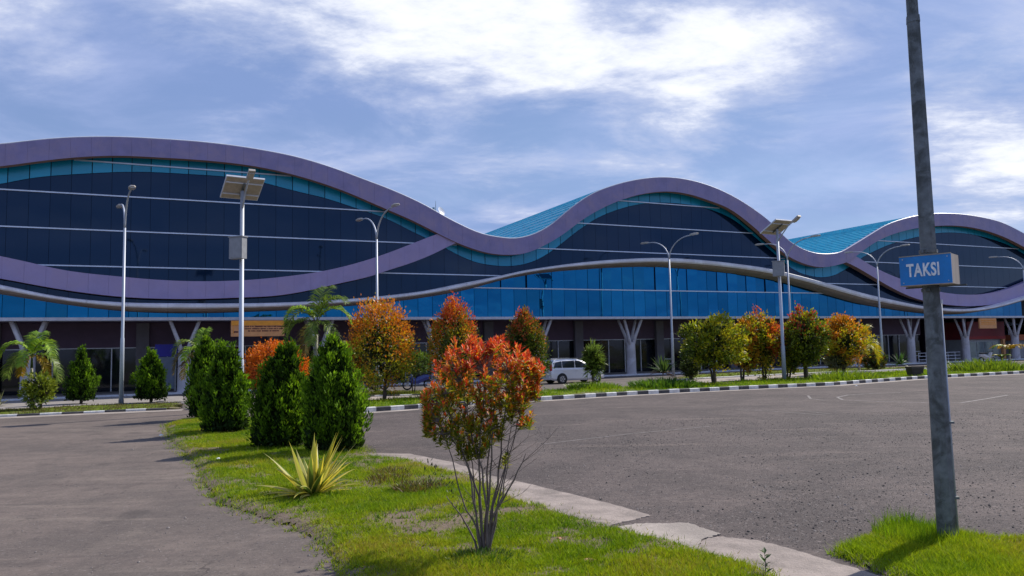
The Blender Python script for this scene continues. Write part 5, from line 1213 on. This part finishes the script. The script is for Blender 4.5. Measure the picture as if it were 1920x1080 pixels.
# ================================================================== kiosk and boards at the right end
def ubox(m, u0, u1, v0, v1, z0, z1): m.box(W((u0+u1)/2, (v0+v1)/2, (z0+z1)/2), FU, FN, Z, (u1-u0)/2, (v1-v0)/2, (z1-z0)/2)
ku0 = uz(1815, 640, -1.5)[0]; ku1 = uz(1884, 640, -1.5)[0]; kz = uz(1850, 636, -1.5)[1]; kt = uz(1850, 603, -1.5)[1]
kio = wroot('kiosk', W((ku0+ku1)/2, -3, 0), 'kiosk with maroon fascia and pale glass front under the right end of the terminal', 'kiosk')
m = MB(); ubox(m, ku0, ku1, -5, -1.45, kz, kt); m.build('fascia', REDROOF, kio)
m = MB(); ubox(m, ku0+.1, ku1-.1, -4.9, -1.7, .08, kz-.01); m.build('wall', pmat('kiosk_panel', (.34, .36, .38), .5, 0, .1), kio)
k_ = ku0+.3
while k_ < ku1-1.2:
    m = MB(); ubox(m, k_, k_+1.1, -1.69, -1.66, .35, kz-.25); m.build('shop_window', pmat('hazy_glass', (.2, .25, .27), .15, .2, .15), kio); k_ += 1.25
m = MB(); ubox(m, ku1-.45, ku1-.1, -1.66, -1.4, .08, kz-.01); m.build('post', ORANGE2, kio)
m = MB(); ubox(m, ku0, ku1, -1.44, -1.40, kz, kz+.3); m.build('lower_stripe', pmat('red_stripe', (.30, .02, .02), .6), kio)
r, a, b, z0, z1 = board('sign_board', ((1835, 597), (1868, 615.5)), .9, ORANGE2, 'small orange sign board hanging above the maroon kiosk fascia', 'sign')
m = MB()
for zl in (z1-.2, z1-.38, z1-.55):
    x = a+.2
    while x < b-.2:
        ww = random.uniform(.05, .11); m.box(W(x+ww/2, .97, zl), FU, FN, Z, ww*.4, .006, .035); x += ww+.01
m.build('lettering', ORANGE, r)
can = wroot('white_canopy', W(ku1+3, -4, 0), 'white canopy roof standing past the kiosk at the far right', 'canopy')
cz0, cz1 = uz(1890, 610, -4)[1], uz(1890, 599, -4)[1]; cu0 = uz(1872, 600, -4)[0]; cu1 = uz(1903, 600, -4)[0]
m = MB(); m.faces([W(cu0, -7, cz0), W(cu1, -7, cz0), W(cu1, -3, cz0), W(cu0, -3, cz0), W((cu0+cu1)/2, -5, cz1)], [(0, 1, 4), (1, 2, 4), (2, 3, 4), (3, 0, 4), (3, 2, 1, 0)]); m.build('roof', WHITEM, can)
for (a_, b_) in ((cu0, -7), (cu1, -7), (cu1, -3), (cu0, -3)):
    m = MB(); m.tube([W(a_, b_, 0), W(a_, b_, cz0)], .06, 6); m.build('post', WHITEM, can)
stl = wroot('stall', W(uz(1905, 650, -2)[0], -2, 0), 'orange-roofed stall at the right edge behind the small palm', 'stall')
su0, su1 = uz(1898, 650, -2)[0], uz(1925, 650, -2)[0]
m = MB(); ubox(m, su0, su1, -5, -2, 0.05, 1.9); m.build('wall', pmat('stall_wall', (.32, .32, .33), .7), stl)
m = MB(); ubox(m, su0-.3, su1+.3, -5.2, -1.6, 1.91, 2.5); m.build('roof', pmat('orange_roof', (.42, .12, .05), .7), stl)
# railing on the terrace between the right columns
for i_, (px0, px1) in enumerate(((1722, 1740), (1764, 1800))):
    u0_, u1_ = uz(px0, 660, .6)[0], uz(px1, 660, .6)[0]
    rl = wroot('railing', W((u0_+u1_)/2, .6, .08), ['short pale railing on the terrace left of the taxi sign pole', 'pale railing on the terrace right of the taxi sign pole'][i_], 'railing')
    for z_ in (.35, .65, .95):
        m = MB(); m.tube([W(u0_, .6, z_), W(u1_, .6, z_)], .025, 6); m.build('rail', WHITEM, rl)
    u_ = u0_
    while u_ <= u1_+.01:
        m = MB(); m.tube([W(u_, .6, .08), W(u_, .6, .97)], .025, 6); m.build('post', WHITEM, rl); u_ += 1.0
# red board between the conifers
g_ = gnd(560, 752); rb = wroot('red_board', (g_.x, g_.y, 0), 'small bright red board seen between the two largest conifers', 'sign')
c_ = atd(559, 716, g_.y); m = MB(); m.box(c_, X, Y, Z, .26, .02, .24); m.build('panel', REDB, rb)
m = MB(); m.tube([(c_.x, c_.y+.03, 0), (c_.x, c_.y+.03, c_.z+.2)], .025, 6); m.build('post', GALV, rb)
# planter block on the kerb
g_ = gnd(1716, 707.5); pl = wroot('planter_tub', (g_.x, g_.y, .05), 'dark square tub standing on the grass left of the taxi sign pole', 'planter')
m = MB(); h0, h1 = .30, .36
A = [Vector((g_.x+sx*h_, g_.y+sy*h_, z_)) for z_, h_ in ((.05, h0), (.62, h1)) for sx, sy in ((-1, -1), (1, -1), (1, 1), (-1, 1))]
A += [Vector((g_.x+sx*.37, g_.y+sy*.37, z_)) for z_ in (.62, .5) for sx, sy in ((-1, -1), (1, -1), (1, 1), (-1, 1))]
m.faces(A, [(i, (i+1) % 4, 4+(i+1) % 4, 4+i) for i in range(4)]+[(4+i, 4+(i+1) % 4, 8+(i+1) % 4, 8+i) for i in range(4)]+[(8+i, 8+(i+1) % 4, 12+(i+1) % 4, 12+i) for i in range(4)]+[(12, 13, 14, 15)])
m.build('tub', pmat('dark_tub', (.05, .04, .035), .8, 0, .2, 8), pl)
m = MB(); m.bx(g_.x-.38, g_.x+.38, g_.y-.38, g_.y-.33, .56, .66); m.build('lip', pmat('tub_lip', (.08, .065, .055), .8), pl)

# ================================================================== litter and fallen leaves
def crumple(px, py, r, mat, name, label, cat, flat=.5):
    g_ = gnd(px, py); m = MB(); n = 9; A = [Vector((0, 0, r*flat*.9))]
    for ring, (rr, zz_) in enumerate(((.55, .55), (1.0, .12))):
        for j in range(n):
            t = 6.283*j/n+ring*.3; k_ = random.uniform(.65, 1.2)*r*rr; A.append(Vector((math.cos(t)*k_, math.sin(t)*k_*.7, r*flat*zz_*random.uniform(.5, 1.6))))
    Fs = [(0, 1+j, 1+(j+1) % n) for j in range(n)]+[(1+j, 1+n+j, 1+n+(j+1) % n, 1+(j+1) % n) for j in range(n)]
    m.faces(A, Fs); o = m.build(name, mat); o.location = (g_.x, g_.y, .055 if name != 'litter' else .06); return tag(o, label, cat)
crumple(1051, 1024, .075, DRY, 'dry_leaf', 'curled brown leaf on the grass below the concrete strip', 'leaf', .7)
crumple(1106, 1064, .095, DRY, 'dry_leaf', 'larger torn brown leaf near the bottom edge of the grass', 'leaf', .45)
for i, (x, y, r, lab) in enumerate([(842, 922, .05, 'crumpled white litter left of the shrub stems'), (857, 944, .05, 'white scrap on the grass nearer the shrub stems'), (902, 942, .04, 'small white scrap behind the shrub stems'), (752, 882, .045, 'pale scrap on the grass near the concrete strip'), (409, 866, .06, 'white scrap on the grass left of the spiky plant'), (302, 821, .07, 'bluish white scrap on the road beside the island'), (1606, 726, .07, 'white scrap on the car park by the kerb')]):
    crumple(x, y, r, PAPER, 'litter', lab, 'litter', .6)
